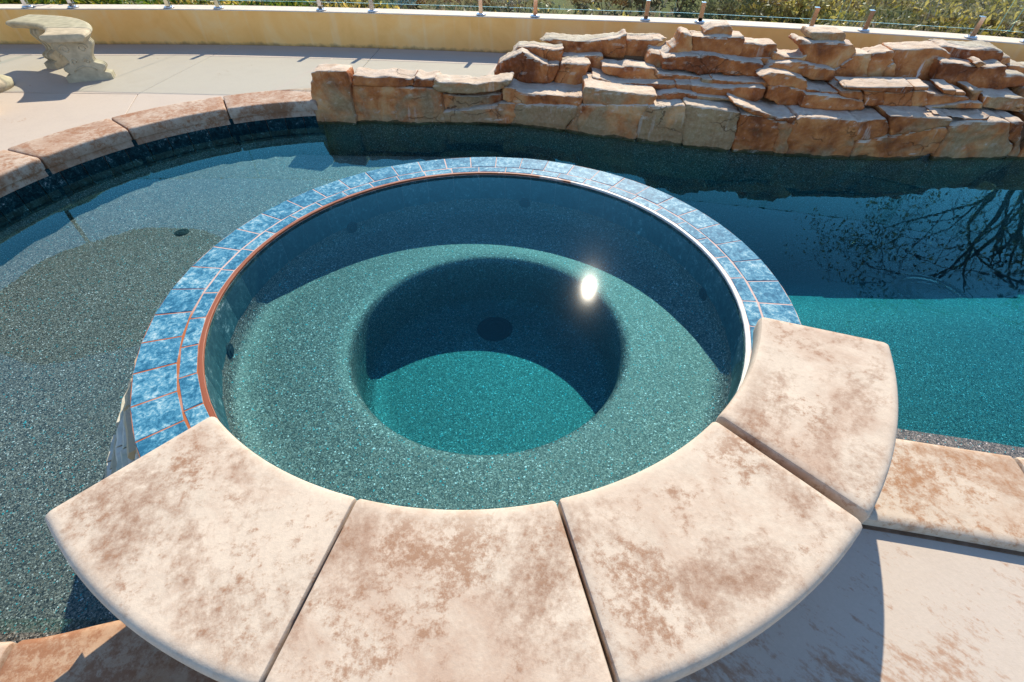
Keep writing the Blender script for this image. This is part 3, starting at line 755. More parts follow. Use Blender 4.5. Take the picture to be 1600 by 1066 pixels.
# ------------------------------------------------------------------ formed rock waterfall
ROCKS = [
('boulder',0.34,[(-1.712,4.408,0.247),(-1.626,4.405,0.259),(-1.539,4.4,0.262),(-1.419,4.393,0.256),(-1.414,4.386,0.19),(-1.418,4.372,0.049),(-1.425,4.358,-0.28),(-1.596,4.367,-0.28),(-1.751,4.374,-0.28),(-1.768,4.384,-0.025),(-1.771,4.39,0.039)]),
('rock_block',0.4,[(-1.4,4.431,0.141),(-1.113,4.43,0.145),(-0.911,4.428,0.139),(-0.643,4.412,0.131),(-0.636,4.405,0.072),(-0.634,4.393,-0.05),(-0.611,4.383,-0.28),(-1.091,4.404,-0.28),(-1.437,4.407,-0.28),(-1.429,4.42,0.017)]),
('rock_cap',0.36,[(-1.37,4.419,0.228),(-1.211,4.417,0.211),(-1.062,4.418,0.22),(-0.994,4.417,0.213),(-0.9,4.413,0.202),(-0.863,4.413,0.216),(-0.877,4.408,0.159),(-1.108,4.411,0.15),(-1.385,4.412,0.153)]),
('rock_cap',0.36,[(-0.84,4.413,0.228),(-0.786,4.407,0.205),(-0.681,4.403,0.218),(-0.663,4.397,0.171),(-0.687,4.397,0.155),(-0.867,4.407,0.153),(-0.856,4.41,0.189)]),
('rock_cap',0.42,[(-0.673,4.392,0.216),(-0.633,4.387,0.188),(-0.503,4.388,0.189),(-0.348,4.392,0.179),(-0.244,4.396,0.19),(-0.106,4.401,0.198),(-0.033,4.389,0.214),(-0.035,4.388,0.193),(-0.115,4.395,0.142),(-0.194,4.391,0.12),(-0.421,4.382,0.104),(-0.639,4.38,0.115),(-0.693,4.386,0.146)]),
('rock_ledge',0.34,[(-0.64,4.457,0.081),(-0.439,4.456,0.056),(-0.269,4.462,0.059),(-0.113,4.469,0.078),(-0.11,4.464,0.029),(-0.253,4.455,-0.02),(-0.408,4.447,-0.05),(-0.618,4.44,-0.067),(-0.645,4.445,-0.037)]),
('rock_block',0.4,[(-0.637,4.393,-0.055),(-0.404,4.399,-0.033),(-0.251,4.406,-0.005),(-0.143,4.412,0.016),(0.009,4.387,0.021),(0.017,4.374,-0.092),(-0.071,4.396,-0.28),(-0.272,4.393,-0.28),(-0.527,4.384,-0.28),(-0.607,4.383,-0.28)]),
('rock_slab',0.38,[(-0.103,4.446,0.142),(-0.002,4.422,0.135),(0.043,4.407,0.118),(0.139,4.377,0.111),(0.345,4.324,0.12),(0.511,4.257,0.124),(0.573,4.231,0.14),(0.534,4.239,0.067),(0.451,4.282,0.052),(0.018,4.405,0.022),(-0.103,4.436,0.046)]),
('rock_block',0.4,[(0.015,4.385,0.022),(0.45,4.263,0.054),(0.524,4.224,0.068),(0.516,4.22,-0.024),(0.449,4.249,-0.094),(0.422,4.258,-0.28),(0.156,4.327,-0.28),(-0.069,4.395,-0.28)]),
('rock_wedge',0.3,[(0.532,4.23,0.065),(0.596,4.21,0.075),(0.558,4.21,-0.003),(0.56,4.198,-0.28),(0.43,4.264,-0.28),(0.52,4.227,-0.026)]),
('boulder',0.3,[(-0.186,4.697,0.186),(-0.147,4.705,0.248),(-0.077,4.71,0.288),(0.056,4.676,0.356),(0.195,4.63,0.294),(0.281,4.605,0.268),(0.29,4.589,0.135),(0.197,4.613,0.133),(0.016,4.664,0.115),(-0.039,4.683,0.135),(-0.168,4.693,0.14)]),
('rock_cap',0.34,[(-0.028,4.847,0.301),(0.035,4.833,0.355),(0.156,4.797,0.364),(0.334,4.749,0.352),(0.412,4.731,0.37),(0.406,4.725,0.299),(0.39,4.724,0.249),(0.206,4.771,0.235),(0.105,4.805,0.284)]),
('rock_wedge',0.3,[(0.286,4.633,0.263),(0.38,4.61,0.275),(0.344,4.608,0.167),(0.308,4.614,0.126),(0.276,4.623,0.129)]),
('rock_block',0.32,[(0.389,4.636,0.266),(0.455,4.613,0.283),(0.649,4.539,0.294),(0.612,4.545,0.263),(0.612,4.536,0.174),(0.539,4.552,0.121),(0.38,4.624,0.118),(0.35,4.634,0.142)]),
('rock_slab',0.36,[(0.221,4.982,0.375),(0.354,4.949,0.396),(0.537,4.87,0.395),(0.636,4.843,0.402),(0.744,4.82,0.418),(0.891,4.779,0.442),(0.951,4.762,0.482),(0.952,4.756,0.424),(0.964,4.74,0.305),(0.769,4.803,0.303),(0.548,4.853,0.279),(0.42,4.918,0.262),(0.427,4.922,0.327),(0.345,4.947,0.356)]),
('rock_block',0.36,[(0.41,4.804,0.299),(0.535,4.742,0.305),(0.751,4.69,0.33),(0.773,4.676,0.244),(0.713,4.685,0.19),(0.634,4.698,0.144),(0.577,4.718,0.211),(0.491,4.755,0.19),(0.432,4.789,0.222)]),
('rock_slab',0.36,[(0.966,4.792,0.43),(1.069,4.757,0.432),(1.213,4.723,0.444),(1.295,4.703,0.451),(1.221,4.717,0.409),(1.189,4.72,0.361),(1.153,4.722,0.292),(1.165,4.716,0.261),(0.98,4.771,0.273),(0.965,4.784,0.353)]),
('boulder',0.42,[(1.154,4.572,0.387),(1.253,4.546,0.381),(1.305,4.538,0.43),(1.337,4.533,0.456),(1.351,4.537,0.535),(1.431,4.513,0.523),(1.467,4.49,0.407),(1.469,4.487,0.379),(1.407,4.506,0.364),(1.257,4.54,0.323),(1.267,4.531,0.261),(1.171,4.557,0.281),(1.123,4.572,0.317)]),
('rock_block',0.36,[(1.441,4.53,0.516),(1.56,4.491,0.512),(1.631,4.475,0.518),(1.732,4.453,0.522),(1.842,4.437,0.533),(1.841,4.431,0.471),(1.831,4.424,0.386),(1.762,4.434,0.383),(1.665,4.455,0.391),(1.589,4.472,0.395),(1.477,4.505,0.391)]),
('rock_ledge',0.45,[(1.224,4.453,0.373),(1.44,4.399,0.406),(1.61,4.35,0.415),(1.722,4.323,0.396),(1.98,4.281,0.381),(2.0,4.275,0.344),(1.974,4.274,0.295),(1.859,4.291,0.298),(1.719,4.314,0.3),(1.666,4.327,0.315),(1.64,4.331,0.3),(1.515,4.363,0.29),(1.502,4.368,0.303),(1.399,4.402,0.307),(1.238,4.442,0.304)]),
('rock_block',0.36,[(1.834,4.425,0.394),(1.846,4.431,0.473),(1.863,4.43,0.492),(1.975,4.413,0.485),(2.094,4.395,0.494),(2.11,4.387,0.445),(2.096,4.384,0.397),(1.973,4.404,0.395)]),
('rock_ledge',0.3,[(1.829,4.405,0.389),(2.09,4.366,0.405),(2.107,4.36,0.374),(2.063,4.364,0.334),(2.028,4.372,0.355),(1.923,4.389,0.369)]),
('boulder',0.4,[(2.085,4.348,0.417),(2.096,4.349,0.443),(2.18,4.332,0.424),(2.3,4.317,0.426),(2.326,4.316,0.444),(2.323,4.312,0.398),(2.105,4.342,0.383)]),
('rock_block',0.4,[(2.073,4.268,0.391),(2.179,4.25,0.397),(2.275,4.238,0.406),(2.331,4.23,0.39),(2.416,4.218,0.376),(2.488,4.209,0.369),(2.535,4.204,0.367),(2.552,4.198,0.318),(2.52,4.198,0.292),(2.367,4.216,0.297),(2.341,4.221,0.317),(2.19,4.242,0.339),(2.084,4.26,0.327),(2.029,4.272,0.358)]),
('boulder',0.4,[(2.228,4.354,0.508),(2.254,4.354,0.544),(2.322,4.344,0.522),(2.403,4.334,0.518),(2.582,4.319,0.521),(2.67,4.318,0.511),(2.712,4.313,0.458),(2.682,4.306,0.394),(2.598,4.301,0.342),(2.469,4.31,0.352),(2.378,4.323,0.377),(2.326,4.333,0.421),(2.353,4.332,0.442),(2.289,4.344,0.483)]),
('rock_block',0.36,[(2.579,4.271,0.346),(2.701,4.283,0.456),(2.812,4.283,0.457),(2.871,4.266,0.281),(2.613,4.264,0.274),(2.589,4.268,0.309)]),
('rock_block',0.36,[(2.811,4.283,0.449),(2.852,4.285,0.467),(2.967,4.286,0.476),(3.001,4.284,0.46),(2.993,4.28,0.418),(3.029,4.278,0.392),(3.008,4.274,0.357),(2.997,4.267,0.289),(2.877,4.266,0.282),(2.84,4.275,0.373)]),
('rock_wedge',0.25,[(3.008,4.249,0.402),(3.031,4.248,0.389),(3.047,4.239,0.301),(2.982,4.238,0.296),(2.978,4.245,0.364)]),
('boulder',0.4,[(2.987,4.316,0.48),(2.999,4.317,0.486),(3.157,4.318,0.49),(3.255,4.319,0.494),(3.36,4.32,0.503),(3.486,4.315,0.442),(3.447,4.311,0.405),(3.429,4.311,0.402),(3.445,4.299,0.288),(3.422,4.297,0.27),(3.121,4.296,0.271),(3.089,4.297,0.285),(3.064,4.307,0.383),(2.999,4.314,0.454)]),
('rock_slab',0.36,[(3.399,4.369,0.49),(3.444,4.37,0.5),(3.543,4.37,0.487),(3.664,4.375,0.477),(3.808,4.385,0.484),(3.927,4.391,0.462),(3.969,4.389,0.402),(3.939,4.385,0.387),(3.708,4.37,0.393),(3.486,4.36,0.393)]),
('boulder',0.5,[(3.356,4.193,0.429),(3.481,4.192,0.417),(3.633,4.195,0.4),(3.744,4.202,0.391),(3.868,4.211,0.407),(3.894,4.208,0.35),(4.068,4.221,0.344),(4.127,4.219,0.264),(3.98,4.206,0.264),(3.951,4.2,0.228),(3.904,4.197,0.233),(3.748,4.189,0.258),(3.655,4.182,0.254),(3.508,4.178,0.272),(3.357,4.181,0.306),(3.343,4.188,0.383)]),
('rock_chip',0.12,[(3.586,4.175,0.427),(3.616,4.179,0.444),(3.679,4.181,0.426),(3.628,4.175,0.402)]),
('rock_block',0.3,[(3.949,4.39,0.427),(4.036,4.397,0.422),(4.052,4.391,0.354),(3.942,4.385,0.382)]),
('rock_block',0.4,[(4.02,4.337,0.34),(4.03,4.341,0.376),(4.151,4.351,0.365),(4.192,4.35,0.311),(4.079,4.34,0.32)]),
('rock_ledge',0.3,[(0.736,4.549,0.29),(0.911,4.496,0.286),(0.961,4.481,0.304),(1.176,4.417,0.297),(1.19,4.411,0.275),(1.432,4.349,0.278),(1.525,4.318,0.27),(1.543,4.311,0.259),(1.518,4.315,0.217),(1.247,4.391,0.214),(1.036,4.445,0.204),(0.764,4.537,0.235)]),
('rock_chip',0.25,[(1.518,4.256,0.234),(1.532,4.255,0.272),(1.597,4.239,0.279),(1.603,4.234,0.241)]),
('rock_ledge',0.3,[(1.603,4.238,0.28),(1.779,4.201,0.278),(1.794,4.199,0.276),(2.016,4.166,0.283),(2.022,4.161,0.242),(1.647,4.222,0.224),(1.609,4.232,0.239)]),
('rock_ledge',0.28,[(0.663,4.459,0.225),(0.858,4.406,0.203),(1.037,4.345,0.213),(1.322,4.274,0.227),(1.33,4.268,0.19),(1.142,4.314,0.184),(1.013,4.35,0.177),(0.685,4.45,0.179)]),
('rock_chip',0.28,[(1.331,4.252,0.233),(1.44,4.222,0.238),(1.45,4.213,0.179),(1.347,4.243,0.183)]),
('rock_block',0.3,[(1.443,4.201,0.241),(1.62,4.15,0.241),(1.976,4.09,0.258),(1.979,4.082,0.19),(1.943,4.085,0.164),(1.641,4.137,0.159),(1.486,4.182,0.183),(1.458,4.191,0.189)]),
('rock_ledge',0.25,[(1.175,4.205,0.169),(1.326,4.17,0.196),(1.469,4.128,0.191),(1.476,4.123,0.164),(1.377,4.151,0.14),(1.138,4.207,0.105),(1.169,4.204,0.15)]),
('rock_ledge',0.25,[(1.474,4.126,0.19),(1.761,4.055,0.186),(1.734,4.057,0.162),(1.718,4.061,0.17),(1.485,4.12,0.163)]),
('rock_cap',0.34,[(1.927,4.144,0.326),(2.023,4.133,0.358),(2.152,4.11,0.35),(2.281,4.088,0.315),(2.308,4.081,0.272),(2.289,4.08,0.243),(2.16,4.101,0.272),(2.022,4.124,0.274),(2.003,4.13,0.301)]),
('rock_block',0.3,[(2.027,4.123,0.264),(2.161,4.1,0.268),(2.289,4.08,0.241),(2.297,4.074,0.194),(2.289,4.069,0.136),(2.137,4.091,0.138),(2.098,4.101,0.164),(2.023,4.115,0.179)]),
('rock_chip',0.3,[(2.301,4.061,0.268),(2.404,4.048,0.257),(2.417,4.043,0.225),(2.314,4.056,0.234)]),
('rock_chip',0.3,[(2.409,4.047,0.257),(2.548,4.032,0.254),(2.557,4.029,0.221),(2.421,4.043,0.225)]),
('rock_chip',0.3,[(2.526,3.994,0.26),(2.565,3.994,0.275),(2.685,3.994,0.271),(2.725,3.991,0.235),(2.718,3.988,0.211),(2.553,3.99,0.233)]),
('rock_block',0.3,[(2.275,4.002,0.246),(2.523,3.972,0.234),(2.715,3.968,0.208),(2.746,3.963,0.157),(2.635,3.961,0.146),(2.483,3.967,0.142),(2.269,3.994,0.156)]),
('rock_cap',0.4,[(2.513,3.971,0.315),(2.67,3.968,0.311),(3.045,3.97,0.316),(3.052,3.969,0.303),(3.019,3.966,0.272),(2.853,3.966,0.279),(2.679,3.966,0.291),(2.528,3.968,0.3)]),
('rock_block',0.3,[(2.712,3.995,0.276),(2.867,3.995,0.269),(2.904,3.985,0.171),(2.769,3.985,0.177)]),
('rock_block',0.3,[(2.873,3.995,0.267),(3.032,3.995,0.263),(3.079,3.996,0.276),(3.122,3.986,0.173),(2.912,3.985,0.171)]),
('rock_block',0.3,[(3.094,3.996,0.276),(3.193,3.997,0.273),(3.245,3.987,0.174),(3.13,3.987,0.182)]),
('rock_block',0.3,[(3.198,3.996,0.265),(3.392,3.995,0.252),(3.537,3.995,0.24),(3.563,3.992,0.213),(3.249,3.987,0.174)]),
('rock_chip',0.2,[(3.062,3.971,0.318),(3.161,3.972,0.323),(3.168,3.969,0.293),(3.074,3.968,0.297)]),
('rock_chip',0.2,[(3.279,3.97,0.303),(3.378,3.97,0.3),(3.394,3.967,0.265),(3.311,3.967,0.273)]),
('rock_chip',0.2,[(3.39,3.969,0.287),(3.466,3.969,0.283),(3.477,3.966,0.257),(3.408,3.967,0.265)]),
('rock_ledge',0.3,[(3.229,3.948,0.183),(3.534,3.952,0.216),(3.639,3.957,0.211),(3.657,3.954,0.175),(3.244,3.947,0.173)]),
('rock_chip',0.3,[(3.515,4.0,0.292),(3.62,4.003,0.283),(3.603,4.0,0.266),(3.636,3.997,0.212),(3.561,3.993,0.218),(3.584,3.997,0.244)]),
('rock_block',0.35,[(3.649,4.001,0.248),(3.892,4.016,0.232),(4.008,4.025,0.226),(4.081,4.021,0.127),(3.958,4.012,0.141),(3.708,3.997,0.167)]),
('rock_slab',0.4,[(0.579,4.247,0.208),(0.846,4.179,0.192),(1.134,4.087,0.195),(1.107,4.089,0.147),(1.099,4.089,0.124),(0.821,4.178,0.092),(0.586,4.232,0.072)]),
('rock_block',0.42,[(0.585,4.202,0.077),(0.816,4.15,0.097),(1.093,4.061,0.129),(1.061,4.062,0.061),(1.02,4.069,-0.012),(1.033,4.054,-0.111),(1.021,4.056,-0.28),(0.818,4.126,-0.28),(0.55,4.192,-0.28),(0.552,4.199,-0.033)]),
('rock_block',0.42,[(1.098,4.06,0.13),(1.133,4.05,0.122),(1.236,4.026,0.136),(1.346,4.0,0.15),(1.379,3.98,0.034),(1.397,3.961,-0.11),(1.398,3.958,-0.28),(1.05,4.046,-0.28),(1.033,4.057,-0.089),(1.034,4.067,0.019),(1.055,4.065,0.068)]),
('rock_block',0.42,[(1.358,3.998,0.162),(1.425,3.978,0.15),(1.567,3.933,0.152),(1.758,3.89,0.138),(1.759,3.88,0.038),(1.765,3.867,-0.083),(1.745,3.865,-0.28),(1.737,3.866,-0.28),(1.412,3.954,-0.28),(1.388,3.975,0.008)]),
('rock_block',0.4,[(1.774,3.887,0.122),(1.849,3.876,0.132),(2.055,3.842,0.097),(2.075,3.831,0.027),(2.102,3.812,-0.28),(1.994,3.828,-0.28),(1.781,3.86,-0.28),(1.77,3.876,0.007)]),
('rock_slab',0.42,[(1.674,3.905,0.216),(1.76,3.885,0.19),(2.049,3.836,0.133),(2.16,3.818,0.141),(2.141,3.816,0.092),(2.058,3.832,0.105),(1.854,3.866,0.135),(1.714,3.893,0.183)]),
('rock_block',0.36,[(2.058,3.84,0.088),(2.16,3.822,0.085),(2.187,3.801,-0.073),(2.176,3.8,-0.28),(2.098,3.813,-0.28),(2.079,3.828,-0.002)]),
('rock_block',0.42,[(2.165,3.822,0.09),(2.203,3.819,0.136),(2.318,3.806,0.137),(2.628,3.78,0.13),(2.647,3.773,0.056),(2.639,3.766,-0.012),(2.682,3.763,-0.041),(2.675,3.755,-0.28),(2.196,3.796,-0.28),(2.176,3.809,-0.014)]),
('rock_block',0.42,[(2.633,3.78,0.129),(2.838,3.782,0.141),(2.916,3.771,0.031),(2.733,3.766,-0.009),(2.672,3.765,-0.017),(2.639,3.768,0.011)]),
('rock_slab',0.42,[(2.847,3.774,0.167),(3.031,3.775,0.16),(3.305,3.775,0.15),(3.32,3.771,0.109),(3.114,3.765,0.062),(2.924,3.761,0.032)]),
('rock_block',0.4,[(2.738,3.765,-0.019),(3.124,3.775,0.056),(3.306,3.779,0.092),(3.339,3.775,0.053),(3.343,3.766,-0.039),(3.336,3.76,-0.098),(3.196,3.756,-0.28),(2.947,3.755,-0.28),(2.765,3.755,-0.28),(2.689,3.756,-0.28),(2.694,3.765,-0.021)]),
('rock_block',0.42,[(3.345,3.78,0.097),(3.517,3.784,0.13),(3.769,3.797,0.128),(3.792,3.798,0.123),(3.885,3.79,-0.014),(3.955,3.793,-0.044),(3.968,3.792,-0.071),(3.936,3.782,-0.28),(3.519,3.757,-0.28),(3.363,3.758,-0.28),(3.356,3.768,-0.022),(3.349,3.775,0.053)]),
('rock_slab',0.3,[(3.116,3.808,0.195),(3.193,3.807,0.178),(3.509,3.806,0.149),(3.61,3.809,0.153),(3.62,3.812,0.172),(3.628,3.809,0.136),(3.517,3.804,0.137),(3.239,3.806,0.165)]),
('rock_block',0.42,[(3.803,3.799,0.123),(3.918,3.807,0.126),(4.088,3.798,-0.28),(3.948,3.784,-0.28),(3.972,3.792,-0.071),(3.953,3.794,-0.035),(3.889,3.791,-0.015)]),
]
LOOSE = [
('loose_top_a',0.17,[(1.546,4.558,0.545),(1.616,4.545,0.579),(1.662,4.535,0.587),(1.722,4.522,0.593),(1.747,4.515,0.57),(1.756,4.509,0.522),(1.683,4.523,0.511),(1.578,4.547,0.511)]),
('loose_top_b',0.2,[(2.344,4.404,0.544),(2.352,4.406,0.575),(2.585,4.385,0.579),(2.605,4.384,0.568),(2.618,4.38,0.533),(2.597,4.378,0.51),(2.503,4.382,0.509),(2.418,4.393,0.519)]),
]

falls = empty('rock_waterfall', (1.2, 4.5, 0)); tag(falls, 'stepped brown formed rock waterfall rising behind the far side of the pool', 'rock waterfall')
def shift(o, e):
    """move an object's mesh so that it can be parented to an Empty standing at its base"""
    o.data.transform(Matrix.Translation(-Vector(e.location)))
def rock_src(dep, pts, rd):
    n = len(pts); back = rd.uniform(.0, .02)
    mx_ = max(p[2] for p in pts); yb = sum(p[1] for p in pts) / n
    if mx_ > .30 or (.2 < mx_ < .27 and pts[0][0] < .1): dep = min(dep, .20)
    vs_ = [(x, y, z) for x, y, z in pts] + [(x + .06 * dep, y + dep, z + back * (z > 0)) for x, y, z in pts]
    fs = [tuple(range(n)), tuple(reversed(range(n, 2 * n)))] + [(i, i + n, (i + 1) % n + n, (i + 1) % n) for i in range(n)]
    return vs_, fs
EXTRA = [('rock_block', .42, [(4.08, 3.79, .12), (4.7, 3.84, .15), (4.74, 3.82, -.28), (4.05, 3.79, -.28)]), ('rock_block', .42, [(4.73, 3.85, .10), (5.35, 3.93, .13), (5.38, 3.9, -.28), (4.76, 3.83, -.28)]),
         ('rock_ledge', .4, [(4.1, 4.02, .25), (4.9, 4.06, .27), (4.93, 4.04, .12), (4.08, 4.02, .12)]), ('rock_block', .4, [(4.2, 4.33, .36), (4.75, 4.34, .38), (4.9, 4.3, .24), (4.15, 4.3, .24)])]
def build_rocks():
    rd = random.Random(11); srcs = []
    for name, dep, pts in ROCKS + EXTRA + LOOSE:
        cx_ = sum(p[0] for p in pts) / len(pts); cz_ = sum(p[2] for p in pts) / len(pts)
        pts = [(x + max(-.009, min(.009, (x - cx_) * .2)), y, (z + max(-.007, min(.007, (z - cz_) * .2))) if z > -.2 else -.165) for x, y, z in pts]
        v, f = rock_src(dep, pts, rd)
        o = fix(obj('src', v, f))
        zs = [p[2] for p in pts]; xs = [p[0] for p in pts]
        small = min(max(zs) - min(zs), max(xs) - min(xs))
        m = o.modifiers.new('r', 'REMESH'); m.mode = 'VOXEL'; m.voxel_size = .011 if small < .075 else (.015 if small < .16 else .02)
        s = o.modifiers.new('s', 'SMOOTH'); s.factor = .5; s.iterations = 1
        srcs.append((name, o, small))
    bpy.context.view_layer.update()
    dg = bpy.context.evaluated_depsgraph_get()
    res = []
    for name, o, small in srcs:
        me = bpy.data.meshes.new_from_object(o.evaluated_get(dg)); res.append((name, me, small))
    for name, o, small in srcs:
        d = o.data; bpy.data.objects.remove(o); bpy.data.meshes.remove(d)
    for i, (name, me, small) in enumerate(res):
        off = Vector((rd.uniform(0, 50), rd.uniform(0, 50), rd.uniform(0, 50)))
        amp = min(.017, .13 * small)
        tilt = rd.uniform(-.25, .25); fx = rd.uniform(.7, 1.4)
        for vtx in me.vertices:
            p = vtx.co; n = vtx.normal
            q = Vector((p.x * 4.2 * fx, p.y * 4.2, p.z * 6)) + off
            a = noise.noise(q) * 1.0 + (abs(noise.noise(q * 2.1)) - .25) * .8
            zz = p.z + tilt * p.x + .05 * noise.noise(Vector((p.x * 3, p.y * 3, p.z)) + off)
            st = noise.noise(Vector((p.x * .8, p.y * .8, zz * 30)) + off)
            st = (.5 if st > .08 else -.3 if st < -.12 else st * 2)
            fl = abs(n.z)
            a = a * (1 - .55 * fl) + st * .62 * (1 - fl) + .3 * noise.noise(q * 6)
            vtx.co = p + n * (a * amp)
        yield name, me
made = list(build_rocks())
nmain = len(ROCKS) + len(EXTRA)
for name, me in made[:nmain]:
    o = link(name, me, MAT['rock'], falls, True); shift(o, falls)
LB = ['small angular brown rock perched loose on the middle peak of the waterfall', 'flat wide brown rock lying loose on the right peak of the waterfall']
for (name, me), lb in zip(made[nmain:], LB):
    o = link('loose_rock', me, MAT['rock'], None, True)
    c = sum((v.co for v in me.vertices), Vector()) / len(me.vertices); c.z = min(v.co.z for v in me.vertices)
    me.transform(Matrix.Translation(-c)); o.location = c
    tag(o, lb, 'rock', 'loose rocks on the waterfall')
cl = [p for p in WLINE if p.x < .5]; cr = [p for p in WLINE if p.x > .1]
for pth, pr in ((cl, [(-.07, -.4), (-.07, -.02), (-.12, .10), (-.33, .12), (-.33, -.4)]),
                (cr, [(-.07, -.4), (-.07, -.0), (-.16, .07), (-.34, .10), (-.42, .20), (-.60, .24), (-.66, .32), (-.80, .32), (-.80, -.4)])):
    o = fix(obj('rock_core', *sweep(pth, pr, True), MAT['rock_core'], falls)); shift(o, falls)

# ------------------------------------------------------------------ low wall and glass railing
wall = empty('parapet_wall', (0, 6.2, 0)); tag(wall, 'low curved yellow stucco wall along the back of the deck', 'wall')
WH = .345
wp = resample(WALL_F, .12); wn_ = normals2(wp)
sgn = 1 if wn_[len(wp) // 2].y < 0 else -1
wn_ = [x * sgn for x in wn_]                               # towards the pool
o = fix(obj('wall_body', *sweep(wp, [(0, -2.75), (0, WH - .009), (-.225, WH - .009), (-.225, -2.75)], True, 0, wn_), MAT['stucco'], wall)); shift(o, wall)
o = fix(obj('wall_cap', *sweep(wp, [(.0015, WH - .0085), (.001, WH - .004), (-.005, WH), (-.222, WH + .004), (-.2265, WH - .002), (-.2265, WH - .0085)], True, 0, wn_), MAT['cap'], wall)); shift(o, wall)
rail = empty('glass_railing', (0, 6.25, WH)); tag(rail, 'frameless glass railing on short steel spigots along the yellow wall', 'railing')
SP = [(-8.6, 5.62), (-7.3, 6.03), (-6.72, 6.16), (-5.478, 6.29), (-4.98, 6.325), (-3.927, 6.37), (-3.367, 6.37), (-2.197, 6.33), (-1.611, 6.30), (-.389, 6.205), (.207, 6.145), (1.389, 6.02), (1.95, 5.94), (3.039, 5.745), (3.532, 5.63), (4.445, 5.37), (4.87, 5.215), (5.85, 4.82)]
def on_wall(p):
    i = min(range(1, len(wp) - 1), key=lambda k: (wp[k] - V2(*p)).length); t = (wp[i + 1] - wp[i - 1]).normalized()
    q = wp[i] + t * (V2(*p) - wp[i]).dot(t)
    return q - wn_[i] * .062, math.atan2(t.y, t.x)
proto = None
sp_pts = []
for p in SP:
    q, a = on_wall(p); sp_pts.append((q, a))
    if proto is None:
        bm = bmesh.new(); box(bm, (0, -.0165, .092), (.044, .021, .165), 0, .003); box(bm, (0, .0165, .092), (.044, .021, .165), 0, .003); box(bm, (0, 0, .028), (.044, .054, .03), 0, .002)
        proto = bm_obj('spigot', bm, MAT['chrome'], rail)
        v, f = lathe([(0, .016), (.03, .016), (.046, .013), (.054, .007), (.055, 0.0), (0, 0)], 24); plate = fix(obj('base_plate', v, f, MAT['chrome'], proto, True))
        o = proto
    else:
        o = proto.copy(); COL.objects.link(o); o.parent = rail; c = plate.copy(); COL.objects.link(c); c.parent = o
    o.location = (q.x, q.y - 6.25, .0045); o.rotation_euler = (0, 0, a)
for i in range(1, len(sp_pts) - 1, 2):
    pass
def glass(i, j):
    (a, _), (b, _) = sp_pts[i], sp_pts[j]; d = (b - a).normalized(); n = V2(-d.y, d.x); ln = (b - a).length
    a2, b2 = a - d * .285, b + d * .285
    z0, z1 = WH + .078, WH + 1.05; t = .0058
    vs_ = [(*(p + n * s * t), z) for z in (z0, z1) for p in (a2, b2) for s in (-1, 1)]
    vs_ = [(x, y - 6.25, z - WH) for x, y, z in vs_]
    fs = [(0, 2, 6, 4), (1, 5, 7, 3), (0, 1, 3, 2), (4, 6, 7, 5), (0, 4, 5, 1), (2, 3, 7, 6)]
    o = obj('glass_panel', vs_, fs, MAT['glass'], rail); o.data.materials.append(MAT['glass_edge'])
    for k in (2, 3, 4, 5): o.data.polygons[k].material_index = 1
    fix(o)
for i, j in ((0, 1), (2, 3), (4, 5), (6, 7), (8, 9), (10, 11), (12, 13), (14, 15), (16, 17)): glass(i, j)

